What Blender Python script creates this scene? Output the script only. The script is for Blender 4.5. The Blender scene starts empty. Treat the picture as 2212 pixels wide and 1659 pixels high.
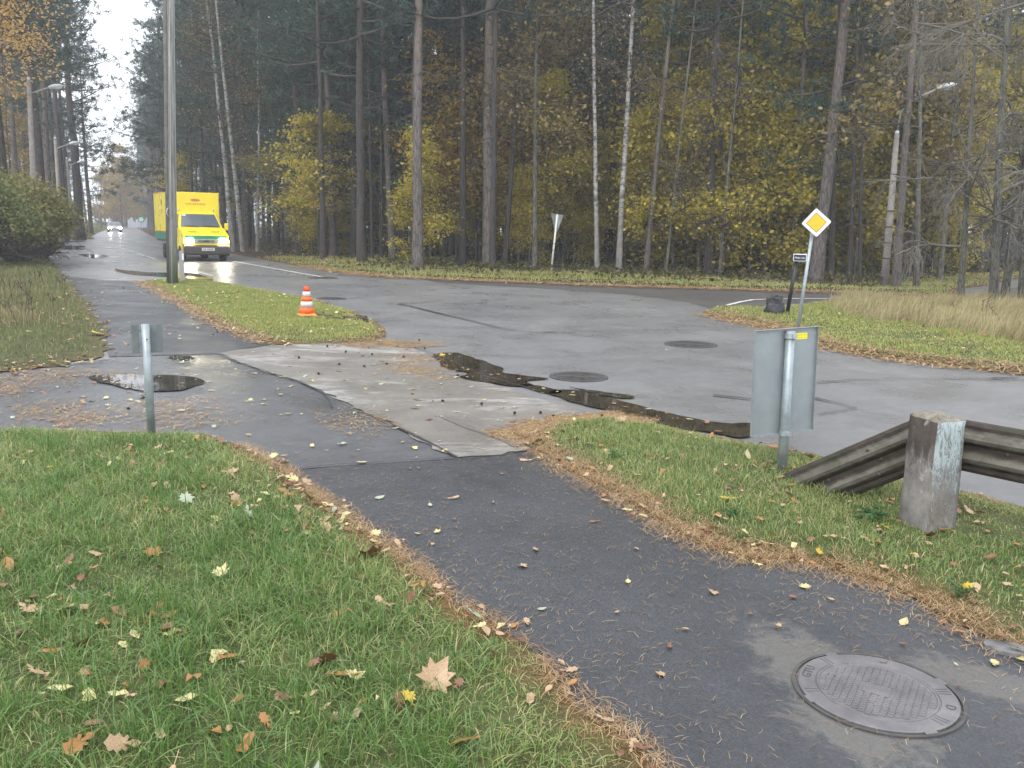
import bpy, math, random
import numpy as np
from mathutils import Vector, Matrix
from mathutils.geometry import delaunay_2d_cdt

random.seed(7)
RNG = np.random.default_rng(7)
SC = bpy.context.scene
COL = SC.collection
PI = math.pi

# ------------------------------------------------------------------ camera
EYE = 1.8                      # metres above the path
FPX, CX, CY = 1901.0, 1106.0, 829.5
PITCH = math.atan((829.5 - 492.6) / FPX)
ROLL = math.atan(0.022)
_f = np.array([0, math.cos(PITCH), -math.sin(PITCH)])
_r0 = np.array([1.0, 0, 0]); _u0 = np.array([0, math.sin(PITCH), math.cos(PITCH)])
_r = _r0 * math.cos(ROLL) + _u0 * math.sin(ROLL)
_u = _u0 * math.cos(ROLL) - _r0 * math.sin(ROLL)
cam_d = bpy.data.cameras.new('camera'); cam = bpy.data.objects.new('camera', cam_d); COL.objects.link(cam)
cam_d.sensor_width = 36.0; cam_d.lens = 36.0 * FPX / 2212.0
cam_d.clip_start = 0.05; cam_d.clip_end = 3000
cam.matrix_world = Matrix(((_r[0], _u[0], -_f[0], 0), (_r[1], _u[1], -_f[1], 0), (_r[2], _u[2], -_f[2], EYE), (0, 0, 0, 1)))
SC.camera = cam

HAZE = 0.0017
# ------------------------------------------------------------------ sky, sun, exposure
SUN_EL, SUN_AZ = math.radians(48), math.radians(200)
W = bpy.data.worlds.new('World'); SC.world = W; W.use_nodes = True
nt = W.node_tree; nt.nodes.clear()
wo = nt.nodes.new('ShaderNodeOutputWorld'); bg = nt.nodes.new('ShaderNodeBackground')
sky = nt.nodes.new('ShaderNodeTexSky'); sky.sky_type = 'NISHITA'; sky.sun_disc = False
sky.sun_elevation = SUN_EL; sky.sun_rotation = SUN_AZ; sky.air_density = 1.0; sky.dust_density = 3.0
cloud = nt.nodes.new('ShaderNodeTexNoise'); cloud.inputs['Scale'].default_value = 2.5; cloud.inputs['Detail'].default_value = 5
crmp = nt.nodes.new('ShaderNodeValToRGB')
crmp.color_ramp.elements[0].position = 0.3; crmp.color_ramp.elements[0].color = (7.6, 8.0, 8.7, 1)
crmp.color_ramp.elements[1].position = 0.7; crmp.color_ramp.elements[1].color = (10.4, 10.7, 11.2, 1)
mx = nt.nodes.new('ShaderNodeMixRGB'); mx.inputs['Fac'].default_value = 0.86
nt.links.new(cloud.outputs['Fac'], crmp.inputs['Fac'])
nt.links.new(sky.outputs['Color'], mx.inputs['Color1']); nt.links.new(crmp.outputs['Color'], mx.inputs['Color2'])
nt.links.new(mx.outputs['Color'], bg.inputs['Color']); bg.inputs['Strength'].default_value = 0.10
nt.links.new(bg.outputs['Background'], wo.inputs['Surface'])
sun_d = bpy.data.lights.new('sun', 'SUN'); sun = bpy.data.objects.new('sun', sun_d); COL.objects.link(sun)
sun_d.energy = 0.7; sun_d.angle = math.radians(25); sun_d.color = (1.0, 0.96, 0.9)
_sd = Vector((math.sin(SUN_AZ) * math.cos(SUN_EL), math.cos(SUN_AZ) * math.cos(SUN_EL), math.sin(SUN_EL)))
sun.rotation_euler = _sd.to_track_quat('Z', 'Y').to_euler(); sun.location = (0, 0, 60)
SC.view_settings.view_transform = 'Standard'; SC.view_settings.look = 'None'
SC.view_settings.exposure = 1.25; SC.view_settings.gamma = 1.0; SC.view_settings.use_curve_mapping = False
SC.cycles.max_bounces = 6; SC.cycles.diffuse_bounces = 3; SC.cycles.glossy_bounces = 3
SC.cycles.transmission_bounces = 3; SC.cycles.transparent_max_bounces = 8; SC.cycles.volume_bounces = 0
SC.cycles.sample_clamp_indirect = 6.0

# ------------------------------------------------------------------ measuring helpers (survey of the place from its ground points)
def G(x, y, z=0.0):
    d = _f + (x - CX) / FPX * _r + (CY - y) / FPX * _u
    t = (z - EYE) / d[2]
    return np.array([d[0] * t, d[1] * t])
def AT(x, y, dist):
    d = _f + (x - CX) / FPX * _r + (CY - y) / FPX * _u
    t = dist / math.hypot(d[0], d[1])
    return np.array([d[0] * t, d[1] * t, EYE + d[2] * t])
def PX(P):
    v = np.asarray(P, float) - np.array([0, 0, EYE])
    c = v @ _f
    c = np.where(c < 0.1, 0.1, c)
    return CX + FPX * (v @ _r) / c, CY - FPX * (v @ _u) / c, v @ _f
def in_view(P, mx=0.22, my=0.2):
    x, y, c = PX(P)
    return (c > 0.5) & (x > -2212 * mx) & (x < 2212 * (1 + mx)) & (y > -1659 * my) & (y < 1659 * (1 + my))

_nz = [(RNG.normal(0, 1, 2), RNG.uniform(0, 6.28)) for _ in range(9)]
def noise2(x, y, s=1.0):
    v = 0
    for k, (d, p) in enumerate(_nz):
        fr = s * (0.7 + 0.45 * k)
        v = v + np.sin((d[0] * x + d[1] * y) * fr + p + 1.3 * np.sin((d[1] * x - d[0] * y) * fr * 0.6 + p * 2)) / (1 + 0.25 * k)
    return v / 4.5

# ------------------------------------------------------------------ mesh builder
class MB:
    def __init__(s): s.V = []; s.T = []; s.F = []; s.n = 0
    def add(s, V, F, t=0.5, m=0):
        V = np.asarray(V, float).reshape(-1, 3)
        s.V.append(V); s.T.append(np.broadcast_to(np.asarray(t, float), (len(V),)))
        if isinstance(F, np.ndarray):
            s.F.append((F + s.n, np.full(len(F), m)))
        else:
            by = {}
            for q in F: by.setdefault(len(q), []).append(q)
            for k, qs in by.items(): s.F.append((np.array(qs, int) + s.n, np.full(len(qs), m)))
        s.n += len(V); return s
    def box(s, c, d, rz=0.0, t=0.5, m=0, taper=1.0):
        x, y, z = d[0] / 2, d[1] / 2, d[2] / 2
        v = np.array([(-x, -y, -z), (x, -y, -z), (x, y, -z), (-x, y, -z), (-x * taper, -y * taper, z), (x * taper, -y * taper, z), (x * taper, y * taper, z), (-x * taper, y * taper, z)])
        c_, s_ = math.cos(rz), math.sin(rz)
        v = v @ np.array([[c_, s_, 0], [-s_, c_, 0], [0, 0, 1]]) + np.array(c)
        return s.add(v, [(0, 3, 2, 1), (4, 5, 6, 7), (0, 1, 5, 4), (1, 2, 6, 5), (2, 3, 7, 6), (3, 0, 4, 7)], t, m)
    def tube(s, pts, rad, sides=8, cap=True, t=0.5, m=0):
        P = np.asarray(pts, float); n = len(P)
        R = np.broadcast_to(np.asarray(rad, float), (n,))
        T = np.gradient(P, axis=0); T /= np.linalg.norm(T, axis=1)[:, None] + 1e-9
        ref = np.array([0.31, 0.95, 0.05]) if abs(T[0][2]) > 0.8 else np.array([0.02, 0.03, 1.0])
        A = np.cross(T, ref); A /= np.linalg.norm(A, axis=1)[:, None] + 1e-9
        B = np.cross(T, A)
        a = np.arange(sides) * 2 * PI / sides
        V = P[:, None, :] + R[:, None, None] * (np.cos(a)[None, :, None] * A[:, None, :] + np.sin(a)[None, :, None] * B[:, None, :])
        i = np.arange(n - 1)[:, None] * sides; j = np.arange(sides)[None, :]; j2 = (j + 1) % sides
        Q = np.stack([i + j, i + j2, i + sides + j2, i + sides + j], -1).reshape(-1, 4)
        tt = np.repeat(np.broadcast_to(np.asarray(t, float), (n,)), sides)
        s.add(V.reshape(-1, 3), Q, tt, m)
        if cap and sides > 3:
            b = s.n - n * sides
            s.F.append((np.array([[b + k for k in range(sides - 1, -1, -1)]]), np.array([m])))
            s.F.append((np.array([[b + (n - 1) * sides + k for k in range(sides)]]), np.array([m])))
        return s
    def lathe(s, prof, sides=24, c=(0, 0, 0), t=0.5, m=0, cap=True):
        n = len(prof); a = np.arange(sides) * 2 * PI / sides
        V = np.array([[(r * math.cos(x), r * math.sin(x), z) for x in a] for r, z in prof]).reshape(-1, 3) + np.array(c)
        i = np.arange(n - 1)[:, None] * sides; j = np.arange(sides)[None, :]; j2 = (j + 1) % sides
        Q = np.stack([i + j, i + j2, i + sides + j2, i + sides + j], -1).reshape(-1, 4)
        s.add(V, Q, t, m)
        if cap:
            b = s.n - n * sides
            s.F.append((np.array([[b + k for k in range(sides - 1, -1, -1)]]), np.array([m])))
            s.F.append((np.array([[b + (n - 1) * sides + k for k in range(sides)]]), np.array([m])))
        return s
    def mesh(s, name, mats, smooth=False):
        me = bpy.data.meshes.new(name)
        V = np.concatenate(s.V); me.vertices.add(len(V)); me.vertices.foreach_set('co', V.astype(np.float32).ravel())
        sizes = np.concatenate([np.full(len(F), F.shape[1]) for F, _ in s.F])
        loops = np.concatenate([F.ravel() for F, _ in s.F]); mi = np.concatenate([m for _, m in s.F])
        me.loops.add(len(loops)); me.loops.foreach_set('vertex_index', loops.astype(np.int32))
        me.polygons.add(len(sizes))
        st = np.concatenate([[0], np.cumsum(sizes)[:-1]])
        me.polygons.foreach_set('loop_start', st.astype(np.int32)); me.polygons.foreach_set('loop_total', sizes.astype(np.int32))
        me.polygons.foreach_set('material_index', mi.astype(np.int32))
        me.polygons.foreach_set('use_smooth', np.full(len(sizes), smooth))
        at = me.attributes.new('tint', 'FLOAT', 'POINT'); at.data.foreach_set('value', np.concatenate(s.T).astype(np.float32))
        for m in (mats if isinstance(mats, (list, tuple)) else [mats]): me.materials.append(m)
        me.update(calc_edges=True)
        return me
    def build(s, name, mats, parent=None, smooth=False, bevel=0):
        return put(name, s.mesh(name, mats, smooth), parent, bevel)

def put(name, me, parent=None, bevel=0):
    o = bpy.data.objects.new(name, me); COL.objects.link(o)
    if parent is not None: o.parent = parent
    if bevel:
        b = o.modifiers.new('bevel', 'BEVEL'); b.width = bevel; b.segments = 2; b.limit_method = 'ANGLE'
    return o
def thing(name, label, cat, loc=(0, 0, 0), rz=0.0, group=None):
    o = bpy.data.objects.new(name, None); COL.objects.link(o)
    o.empty_display_size = 0.2
    o.location = tuple(float(c) for c in loc); o.rotation_euler = (0, 0, rz)
    return tag(o, label, cat, group)
def tag(o, label, cat, group=None):
    o['label'] = label; o['category'] = cat
    if group: o['group'] = group
    return o
def kind(o, k, label=None):
    o['kind'] = k
    if label: o['label'] = label
    return o

# ------------------------------------------------------------------ materials
def newmat(name):
    m = bpy.data.materials.new(name); m.use_nodes = True
    return m, m.node_tree, m.node_tree.nodes['Principled BSDF']
def coords(t, mode, scale=(1, 1, 1)):
    if mode == 'pos':
        g = t.nodes.new('ShaderNodeNewGeometry'); s = g.outputs['Position']
    else:
        g = t.nodes.new('ShaderNodeTexCoord'); s = g.outputs['Object']
    mp = t.nodes.new('ShaderNodeMapping'); mp.inputs['Scale'].default_value = scale
    t.links.new(s, mp.inputs['Vector']); return mp.outputs['Vector']
def tnoise(t, v, scale, detail=4, rough=0.6, dist=0.0):
    n = t.nodes.new('ShaderNodeTexNoise'); n.inputs['Scale'].default_value = scale; n.inputs['Detail'].default_value = detail
    n.inputs['Roughness'].default_value = rough; n.inputs['Distortion'].default_value = dist
    t.links.new(v, n.inputs['Vector']); return n.outputs['Fac']
def ramp(t, fac, stops):
    r = t.nodes.new('ShaderNodeValToRGB'); e = r.color_ramp.elements
    while len(e) < len(stops): e.new(0.5)
    for k, (p, c) in enumerate(stops):
        e[k].position = p; e[k].color = (c if len(c) == 4 else (*c, 1)) if not isinstance(c, (int, float)) else (c, c, c, 1)
    t.links.new(fac, r.inputs['Fac']); return r.outputs['Color']
def mixc(t, a, b, fac, mode='MIX'):
    m = t.nodes.new('ShaderNodeMixRGB'); m.blend_type = mode
    for s, k in ((fac, 'Fac'), (a, 'Color1'), (b, 'Color2')):
        if isinstance(s, (int, float)): m.inputs[k].default_value = s if k == 'Fac' else (s, s, s, 1)
        elif isinstance(s, tuple): m.inputs[k].default_value = (*s, 1)
        else: t.links.new(s, m.inputs[k])
    return m.outputs['Color']
def bump(t, b, h, strength=0.3, dist=0.01):
    n = t.nodes.new('ShaderNodeBump'); n.inputs['Strength'].default_value = strength; n.inputs['Distance'].default_value = dist
    t.links.new(h, n.inputs['Height']); t.links.new(n.outputs['Normal'], b.inputs['Normal'])
def plain(name, c, rough=0.5, metal=0.0, var=0.12, scale=8.0, bmp=0.0, spec=0.5):
    """A painted or cast surface with a little grain, grime and uneven gloss."""
    m, t, b = newmat(name)
    v = coords(t, 'obj'); n = tnoise(t, v, scale, 5, 0.65); n2 = tnoise(t, v, scale * 9, 3)
    d = tuple(x * (1 - var) for x in c); l = tuple(min(1, x * (1 + var)) for x in c)
    t.links.new(mixc(t, ramp(t, n, [(0.3, d), (0.7, l)]), ramp(t, n2, [(0.3, 0.45), (0.7, 0.55)]), 0.25, 'OVERLAY'), b.inputs['Base Color'])
    t.links.new(ramp(t, n, [(0.25, max(0.03, rough - 0.1)), (0.75, min(1, rough + 0.1))]), b.inputs['Roughness'])
    b.inputs['Metallic'].default_value = metal; b.inputs['Specular IOR Level'].default_value = spec
    if bmp: bump(t, b, n2, 0.4, bmp)
    return m
def foliage(name, stops, transl=0.35, rough=0.55, spec=0.3):
    m, t, b = newmat(name)
    a = t.nodes.new('ShaderNodeAttribute'); a.attribute_name = 'tint'
    c = ramp(t, a.outputs['Fac'], stops)
    t.links.new(c, b.inputs['Base Color']); b.inputs['Roughness'].default_value = rough; b.inputs['Specular IOR Level'].default_value = spec
    tr = t.nodes.new('ShaderNodeBsdfTranslucent'); t.links.new(c, tr.inputs['Color'])
    mxs = t.nodes.new('ShaderNodeMixShader'); mxs.inputs['Fac'].default_value = transl
    t.links.new(b.outputs['BSDF'], mxs.inputs[1]); t.links.new(tr.outputs['BSDF'], mxs.inputs[2])
    t.links.new(mxs.outputs['Shader'], t.nodes['Material Output'].inputs['Surface'])
    return m
def scale01(t, val, lo, hi):
    mr = t.nodes.new('ShaderNodeMapRange'); mr.inputs['From Min'].default_value = lo; mr.inputs['From Max'].default_value = hi; t.links.new(val, mr.inputs['Value']); return mr.outputs['Result']
def asphalt(name, dark, light, r0, r1, spk=0.5, blotch=0.35, patch=None, spots=()):
    m, t, b = newmat(name)
    v = coords(t, 'pos')
    big = tnoise(t, v, blotch, 6, 0.62, 0.4); med = tnoise(t, v, 5.0, 5, 0.7)
    c = ramp(t, mixc(t, big, med, 0.35), [(0.32, dark), (0.68, light)])
    vo = t.nodes.new('ShaderNodeTexVoronoi'); vo.inputs['Scale'].default_value = 110; t.links.new(v, vo.inputs['Vector'])
    chips = ramp(t, vo.outputs['Color'], [(0.2, 0.40), (0.9, 0.62)])
    c = mixc(t, c, chips, spk, 'OVERLAY')
    if patch:                                         # pale worn or limy residue with its own shape
        pn = tnoise(t, coords(t, 'pos', patch[3]), patch[0], 7, 0.75, 0.6)
        c = mixc(t, c, patch[1], ramp(t, pn, [(patch[2], 0.0), (patch[2] + 0.16, 0.75)]))
    for ctr, ax, ln, wd, col in spots:                # cement smeared over the asphalt round an iron
        vs = t.nodes.new('ShaderNodeVectorMath'); vs.operation = 'SUBTRACT'; vs.inputs[1].default_value = (ctr[0], ctr[1], 0); t.links.new(v, vs.inputs[0])
        m1 = t.nodes.new('ShaderNodeMapping'); m1.inputs['Rotation'].default_value = (0, 0, -ax); t.links.new(vs.outputs['Vector'], m1.inputs['Vector'])
        m2 = t.nodes.new('ShaderNodeMapping'); m2.inputs['Scale'].default_value = (1 / ln, 1 / wd, 0); t.links.new(m1.outputs['Vector'], m2.inputs['Vector'])
        le = t.nodes.new('ShaderNodeVectorMath'); le.operation = 'LENGTH'; t.links.new(m2.outputs['Vector'], le.inputs[0])
        ad = t.nodes.new('ShaderNodeMath'); ad.operation = 'MULTIPLY_ADD'; ad.inputs[1].default_value = 2.6; t.links.new(tnoise(t, v, 4.5, 8, 0.78, 0.6), ad.inputs[0]); t.links.new(le.outputs['Value'], ad.inputs[2])
        c = mixc(t, c, mixc(t, col, chips, 0.4, 'OVERLAY'), ramp(t, scale01(t, ad.outputs['Value'], 1.95, 2.3), [(0.0, 0.8), (1.0, 0.0)]))
    rn = tnoise(t, v, 0.8, 5, 0.6, 0.8)
    t.links.new(c, b.inputs['Base Color'])
    t.links.new(ramp(t, rn, [(0.33, r0), (0.66, r1)]), b.inputs['Roughness'])
    fine = tnoise(t, v, 160, 2, 0.6)
    bump(t, b, mixc(t, fine, vo.outputs['Distance'], 0.5), 0.55, 0.004)
    return m

M = {}
M['road'] = asphalt('road_asphalt', (0.135, 0.134, 0.136), (0.235, 0.232, 0.230), 0.22, 0.46, 0.6, 0.28)
_s0, _s1 = G(1690, 1390), G(1965, 1660); _sd2 = _s1 - _s0
M['path'] = asphalt('path_asphalt', (0.031, 0.0325, 0.036), (0.064, 0.066, 0.072), 0.30, 0.56, 0.95, 0.7, spots=(((_s0 + _s1) / 2, math.atan2(_sd2[1], _sd2[0]), 0.72, 0.27, (0.125, 0.117, 0.105)), (G(2160, 1480), math.radians(-30), 0.42, 0.16, (0.12, 0.113, 0.103))))
M['old'] = asphalt('old_asphalt', (0.066, 0.068, 0.073), (0.120, 0.121, 0.124), 0.20, 0.48, 0.5, 0.7)
M['drive'] = asphalt('driveway_concrete', (0.125, 0.115, 0.101), (0.212, 0.194, 0.168), 0.36, 0.64, 0.6, 1.1, (0.7, (0.50, 0.49, 0.47), 0.525, (0.7, 1.5, 1)))
M['side'] = asphalt('side_asphalt', (0.072, 0.067, 0.062), (0.112, 0.104, 0.097), 0.42, 0.62, 0.5, 0.3)
M['seam'] = plain('seam_tar', (0.040, 0.040, 0.042), 0.5)
M['halo'] = asphalt('cement_patch', (0.10, 0.095, 0.085), (0.16, 0.15, 0.135), 0.5, 0.75, 0.5, 2.0)
M['paint'] = plain('road_paint', (0.62, 0.62, 0.60), 0.5, var=0.25, scale=6)
def water_mat():
    m, t, b = newmat('puddle_water')
    v = coords(t, 'pos'); n = tnoise(t, v, 3.0, 4)
    t.links.new(ramp(t, n, [(0.3, (0.020, 0.017, 0.013)), (0.7, (0.055, 0.046, 0.035))]), b.inputs['Base Color'])
    b.inputs['Roughness'].default_value = 0.015; b.inputs['IOR'].default_value = 1.33; b.inputs['Specular IOR Level'].default_value = 0.5
    w = tnoise(t, v, 14.0, 2); bump(t, b, w, 0.04, 0.004)
    return m
M['water'] = water_mat()
def soil_mat(name, inner, needle):
    """Soil under grass; within a hand of the pavement edge it lies under fallen needles (tint = metres from the edge)."""
    m, t, b = newmat(name)
    v = coords(t, 'pos'); n = tnoise(t, v, 4.0, 6, 0.7); n2 = tnoise(t, v, 60.0, 3, 0.7)
    ci = ramp(t, n, [(0.3, inner[0]), (0.55, inner[1]), (0.75, inner[2])])
    cn = ramp(t, n2, [(0.3, needle[0]), (0.55, needle[1]), (0.75, needle[2])])
    a = t.nodes.new('ShaderNodeAttribute'); a.attribute_name = 'tint'
    ma = t.nodes.new('ShaderNodeMath'); ma.operation = 'ADD'
    nm = t.nodes.new('ShaderNodeMath'); nm.operation = 'MULTIPLY_ADD'; nm.inputs[1].default_value = 0.9; nm.inputs[2].default_value = -0.45
    t.links.new(tnoise(t, v, 2.2, 5, 0.7), nm.inputs[0]); t.links.new(a.outputs['Fac'], ma.inputs[0]); t.links.new(nm.outputs['Value'], ma.inputs[1])
    t.links.new(mixc(t, cn, ci, ramp(t, ma.outputs['Value'], [(0.0, 0.0), (0.22, 1.0)])), b.inputs['Base Color'])
    b.inputs['Roughness'].default_value = 0.85; b.inputs['Specular IOR Level'].default_value = 0.2
    bump(t, b, n2, 0.8, 0.02)
    return m
M['verge'] = soil_mat('verge_soil', ((0.050, 0.055, 0.020), (0.090, 0.100, 0.038), (0.14, 0.12, 0.055)), ((0.075, 0.042, 0.022), (0.17, 0.095, 0.042), (0.30, 0.185, 0.085)))
M['verge_dull'] = soil_mat('rough_verge_soil', ((0.055, 0.055, 0.024), (0.095, 0.095, 0.042), (0.15, 0.125, 0.065)), ((0.07, 0.062, 0.03), (0.13, 0.11, 0.055), (0.22, 0.18, 0.10)))
M['litter'] = soil_mat('forest_litter', ((0.022, 0.020, 0.012), (0.050, 0.042, 0.020), (0.075, 0.055, 0.026)), ((0.07, 0.035, 0.018), (0.16, 0.085, 0.035), (0.24, 0.14, 0.055)))
M['grass'] = foliage('grass_blade', [(0.0, (0.050, 0.120, 0.026)), (0.35, (0.125, 0.235, 0.055)), (0.6, (0.26, 0.340, 0.105)), (0.8, (0.42, 0.39, 0.17)), (1.0, (0.56, 0.46, 0.25))], 0.3, 0.34, 0.6)
M['grass_y'] = foliage('mown_grass_blade', [(0.0, (0.14, 0.20, 0.040)), (0.4, (0.32, 0.37, 0.095)), (0.7, (0.45, 0.43, 0.16)), (1.0, (0.55, 0.46, 0.24))], 0.3, 0.45, 0.4)
M['straw'] = foliage('dry_grass_blade', [(0.0, (0.14, 0.12, 0.05)), (0.5, (0.34, 0.29, 0.14)), (1.0, (0.52, 0.45, 0.26))], 0.3, 0.6, 0.3)
M['weed'] = foliage('dead_weed', [(0.0, (0.09, 0.15, 0.04)), (0.4, (0.20, 0.22, 0.085)), (0.7, (0.26, 0.18, 0.105)), (1.0, (0.46, 0.39, 0.25))], 0.25, 0.6, 0.3)
M['needle'] = foliage('fallen_needle', [(0.0, (0.12, 0.060, 0.028)), (0.5, (0.30, 0.175, 0.080)), (1.0, (0.54, 0.41, 0.22))], 0.1, 0.5, 0.4)
M['pine'] = foliage('pine_needles', [(0.0, (0.020, 0.042, 0.030)), (0.5, (0.042, 0.078, 0.054)), (0.85, (0.070, 0.115, 0.072)), (1.0, (0.12, 0.12, 0.06))], 0.2, 0.5, 0.35)
M['yellow'] = foliage('maple_leaves', [(0.0, (0.20, 0.215, 0.042)), (0.4, (0.40, 0.355, 0.058)), (0.75, (0.60, 0.46, 0.07)), (1.0, (0.74, 0.55, 0.10))], 0.45, 0.5)
M['golden'] = foliage('golden_leaves', [(0.0, (0.14, 0.10, 0.016)), (0.5, (0.36, 0.23, 0.030)), (1.0, (0.58, 0.40, 0.07))], 0.4, 0.5)
M['rusty'] = foliage('rusty_leaves', [(0.0, (0.11, 0.095, 0.042)), (0.5, (0.24, 0.185, 0.075)), (1.0, (0.40, 0.29, 0.11))], 0.35, 0.5)
M['orange'] = foliage('birch_leaves', [(0.0, (0.48, 0.29, 0.09)), (0.5, (0.72, 0.47, 0.15)), (1.0, (0.84, 0.62, 0.28))], 0.45, 0.5)
M['bush'] = foliage('bush_leaves', [(0.0, (0.085, 0.125, 0.042)), (0.45, (0.18, 0.205, 0.070)), (0.75, (0.30, 0.235, 0.080)), (1.0, (0.44, 0.24, 0.075))], 0.35, 0.45)
M['under'] = foliage('undergrowth_leaves', [(0.0, (0.030, 0.040, 0.012)), (0.5, (0.070, 0.070, 0.022)), (1.0, (0.15, 0.115, 0.035))], 0.3, 0.55)
M['herb'] = foliage('herb_leaves', [(0.0, (0.03, 0.085, 0.025)), (1.0, (0.09, 0.19, 0.06))], 0.3, 0.45)
def bark(name, lo, hi, zs, stretch=(9, 9, 1.4), flake=0.25, lichen=None):
    m, t, b = newmat(name)
    v = coords(t, 'obj', stretch); n = tnoise(t, v, 1.6, 7, 0.75, 1.0)
    vo = t.nodes.new('ShaderNodeTexVoronoi'); vo.feature = 'DISTANCE_TO_EDGE'; vo.inputs['Scale'].default_value = 1.6; t.links.new(v, vo.inputs['Vector'])
    cl = mixc(t, ramp(t, n, [(0.3, lo[0]), (0.7, lo[1])]), (0.02, 0.016, 0.013), ramp(t, vo.outputs['Distance'], [(0.0, 0.8), (0.16, 0.0)]))
    ch = ramp(t, n, [(0.3, hi[0]), (0.7, hi[1])])
    tc = t.nodes.new('ShaderNodeTexCoord'); sx = t.nodes.new('ShaderNodeSeparateXYZ'); t.links.new(tc.outputs['Object'], sx.inputs[0])
    mr = t.nodes.new('ShaderNodeMapRange'); mr.inputs['From Min'].default_value = zs[0]; mr.inputs['From Max'].default_value = zs[1]
    t.links.new(sx.outputs['Z'], mr.inputs['Value'])
    c = mixc(t, cl, ch, mr.outputs['Result'])
    if lichen: c = mixc(t, c, lichen, ramp(t, tnoise(t, coords(t, 'obj', (2, 2, 1)), 2.0, 5, 0.7), [(0.5, 0.0), (0.66, 0.7)]))
    t.links.new(c, b.inputs['Base Color']); b.inputs['Roughness'].default_value = 0.85; b.inputs['Specular IOR Level'].default_value = 0.2
    bump(t, b, vo.outputs['Distance'], 0.9, 0.03)
    return m
M['bark'] = bark('pine_bark', ((0.085, 0.074, 0.068), (0.23, 0.205, 0.19)), ((0.14, 0.105, 0.086), (0.27, 0.205, 0.165)), (6, 13))
M['barkd'] = bark('dark_bark', ((0.045, 0.040, 0.037), (0.100, 0.091, 0.084)), ((0.058, 0.047, 0.041), (0.110, 0.088, 0.074)), (5, 13))
M['barkg'] = bark('grey_bark', ((0.085, 0.080, 0.070), (0.185, 0.178, 0.155)), ((0.10, 0.095, 0.085), (0.20, 0.19, 0.165)), (4, 12), (7, 7, 2), 0.2, (0.19, 0.22, 0.15))
def birch_mat():
    m, t, b = newmat('birch_bark')
    v = coords(t, 'obj', (3, 3, 9)); n = tnoise(t, v, 1.3, 6, 0.75, 0.5)
    c = ramp(t, n, [(0.42, (0.045, 0.040, 0.036)), (0.52, (0.26, 0.25, 0.235)), (0.74, (0.46, 0.45, 0.425))])
    tc = t.nodes.new('ShaderNodeTexCoord'); sx = t.nodes.new('ShaderNodeSeparateXYZ'); t.links.new(tc.outputs['Object'], sx.inputs[0])
    g = ramp(t, tnoise(t, coords(t, 'obj', (4, 4, 1.5)), 1.5, 6, 0.8), [(0.35, (0.085, 0.078, 0.068)), (0.7, (0.30, 0.29, 0.27))])
    mr = t.nodes.new('ShaderNodeMapRange'); mr.inputs['From Min'].default_value = 0.6; mr.inputs['From Max'].default_value = 3.2
    t.links.new(sx.outputs['Z'], mr.inputs['Value'])
    t.links.new(mixc(t, g, c, mr.outputs['Result']), b.inputs['Base Color']); b.inputs['Roughness'].default_value = 0.65
    bump(t, b, n, 0.4, 0.01)
    return m
M['birch'] = birch_mat()
M['twig'] = plain('grey_twig', (0.15, 0.14, 0.115), 0.8, var=0.35, scale=3)
M['twigd'] = plain('dark_twig', (0.060, 0.047, 0.040), 0.8, var=0.35, scale=3)
M['galv'] = plain('galvanised_steel', (0.34, 0.39, 0.41), 0.42, 0.55, 0.18, 7.0)
M['galvpost'] = plain('galvanised_post', (0.30, 0.345, 0.36), 0.45, 0.5, 0.25, 9.0)
M['sheetd'] = plain('dull_zinc', (0.15, 0.17, 0.17), 0.5, 0.3, 0.25, 9.0)
M['damp'] = asphalt('damp_asphalt', (0.062, 0.062, 0.064), (0.102, 0.101, 0.102), 0.20, 0.44, 0.4, 0.9)
M['sheet'] = plain('zinc_sheet', (0.27, 0.305, 0.315), 0.5, 0.35, 0.12, 5.0)
M['white'] = plain('white_enamel', (0.78, 0.78, 0.76), 0.4)
M['black'] = plain('black_paint', (0.012, 0.013, 0.016), 0.4)
M['rubber'] = plain('black_rubber', (0.018, 0.018, 0.018), 0.8)
M['chrome'] = plain('chrome', (0.7, 0.7, 0.7), 0.15, 1.0)
M['yellowp'] = plain('yellow_paint', (0.90, 0.72, 0.02), 0.3, var=0.025, scale=1.2)
M['yelloww'] = plain('amber_foil', (0.82, 0.43, 0.01), 0.4, var=0.04)
M['sticker'] = plain('yellow_sticker', (0.78, 0.68, 0.02), 0.5, var=0.05)
M['greenp'] = plain('green_paint', (0.02, 0.20, 0.10), 0.35, var=0.1)
M['orangep'] = plain('cone_orange', (0.85, 0.13, 0.015), 0.45, var=0.22, scale=14)
M['redp'] = plain('cone_red', (0.78, 0.075, 0.025), 0.45, var=0.08)
M['conebase'] = plain('cone_base_orange', (0.92, 0.30, 0.05), 0.5, var=0.1)
M['conewhite'] = plain('cone_white', (0.56, 0.56, 0.55), 0.5, var=0.2, scale=12)
M['glass'] = plain('windscreen_glass', (0.11, 0.13, 0.15), 0.06, 0.0, 0.1, spec=0.9)
M['plastic'] = plain('dark_bumper', (0.060, 0.050, 0.045), 0.6, var=0.3, scale=4)
M['plate'] = plain('number_plate', (0.60, 0.60, 0.58), 0.5, var=0.05)
M['silver'] = plain('silver_paint', (0.45, 0.46, 0.48), 0.3, 0.4, 0.05)
M['navy'] = plain('navy_enamel', (0.012, 0.018, 0.050), 0.35)
M['concrete'] = plain('lamp_concrete', (0.30, 0.28, 0.26), 0.8, 0.0, 0.3, 5.0, 0.004, 0.2)
M['leadgrey'] = plain('lamp_housing', (0.62, 0.64, 0.64), 0.4, 0.1)
M['pinkprint'] = plain('faded_red_print', (0.60, 0.20, 0.08), 0.5)
M['faintprint'] = plain('faint_print', (0.62, 0.43, 0.05), 0.5)
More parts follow.
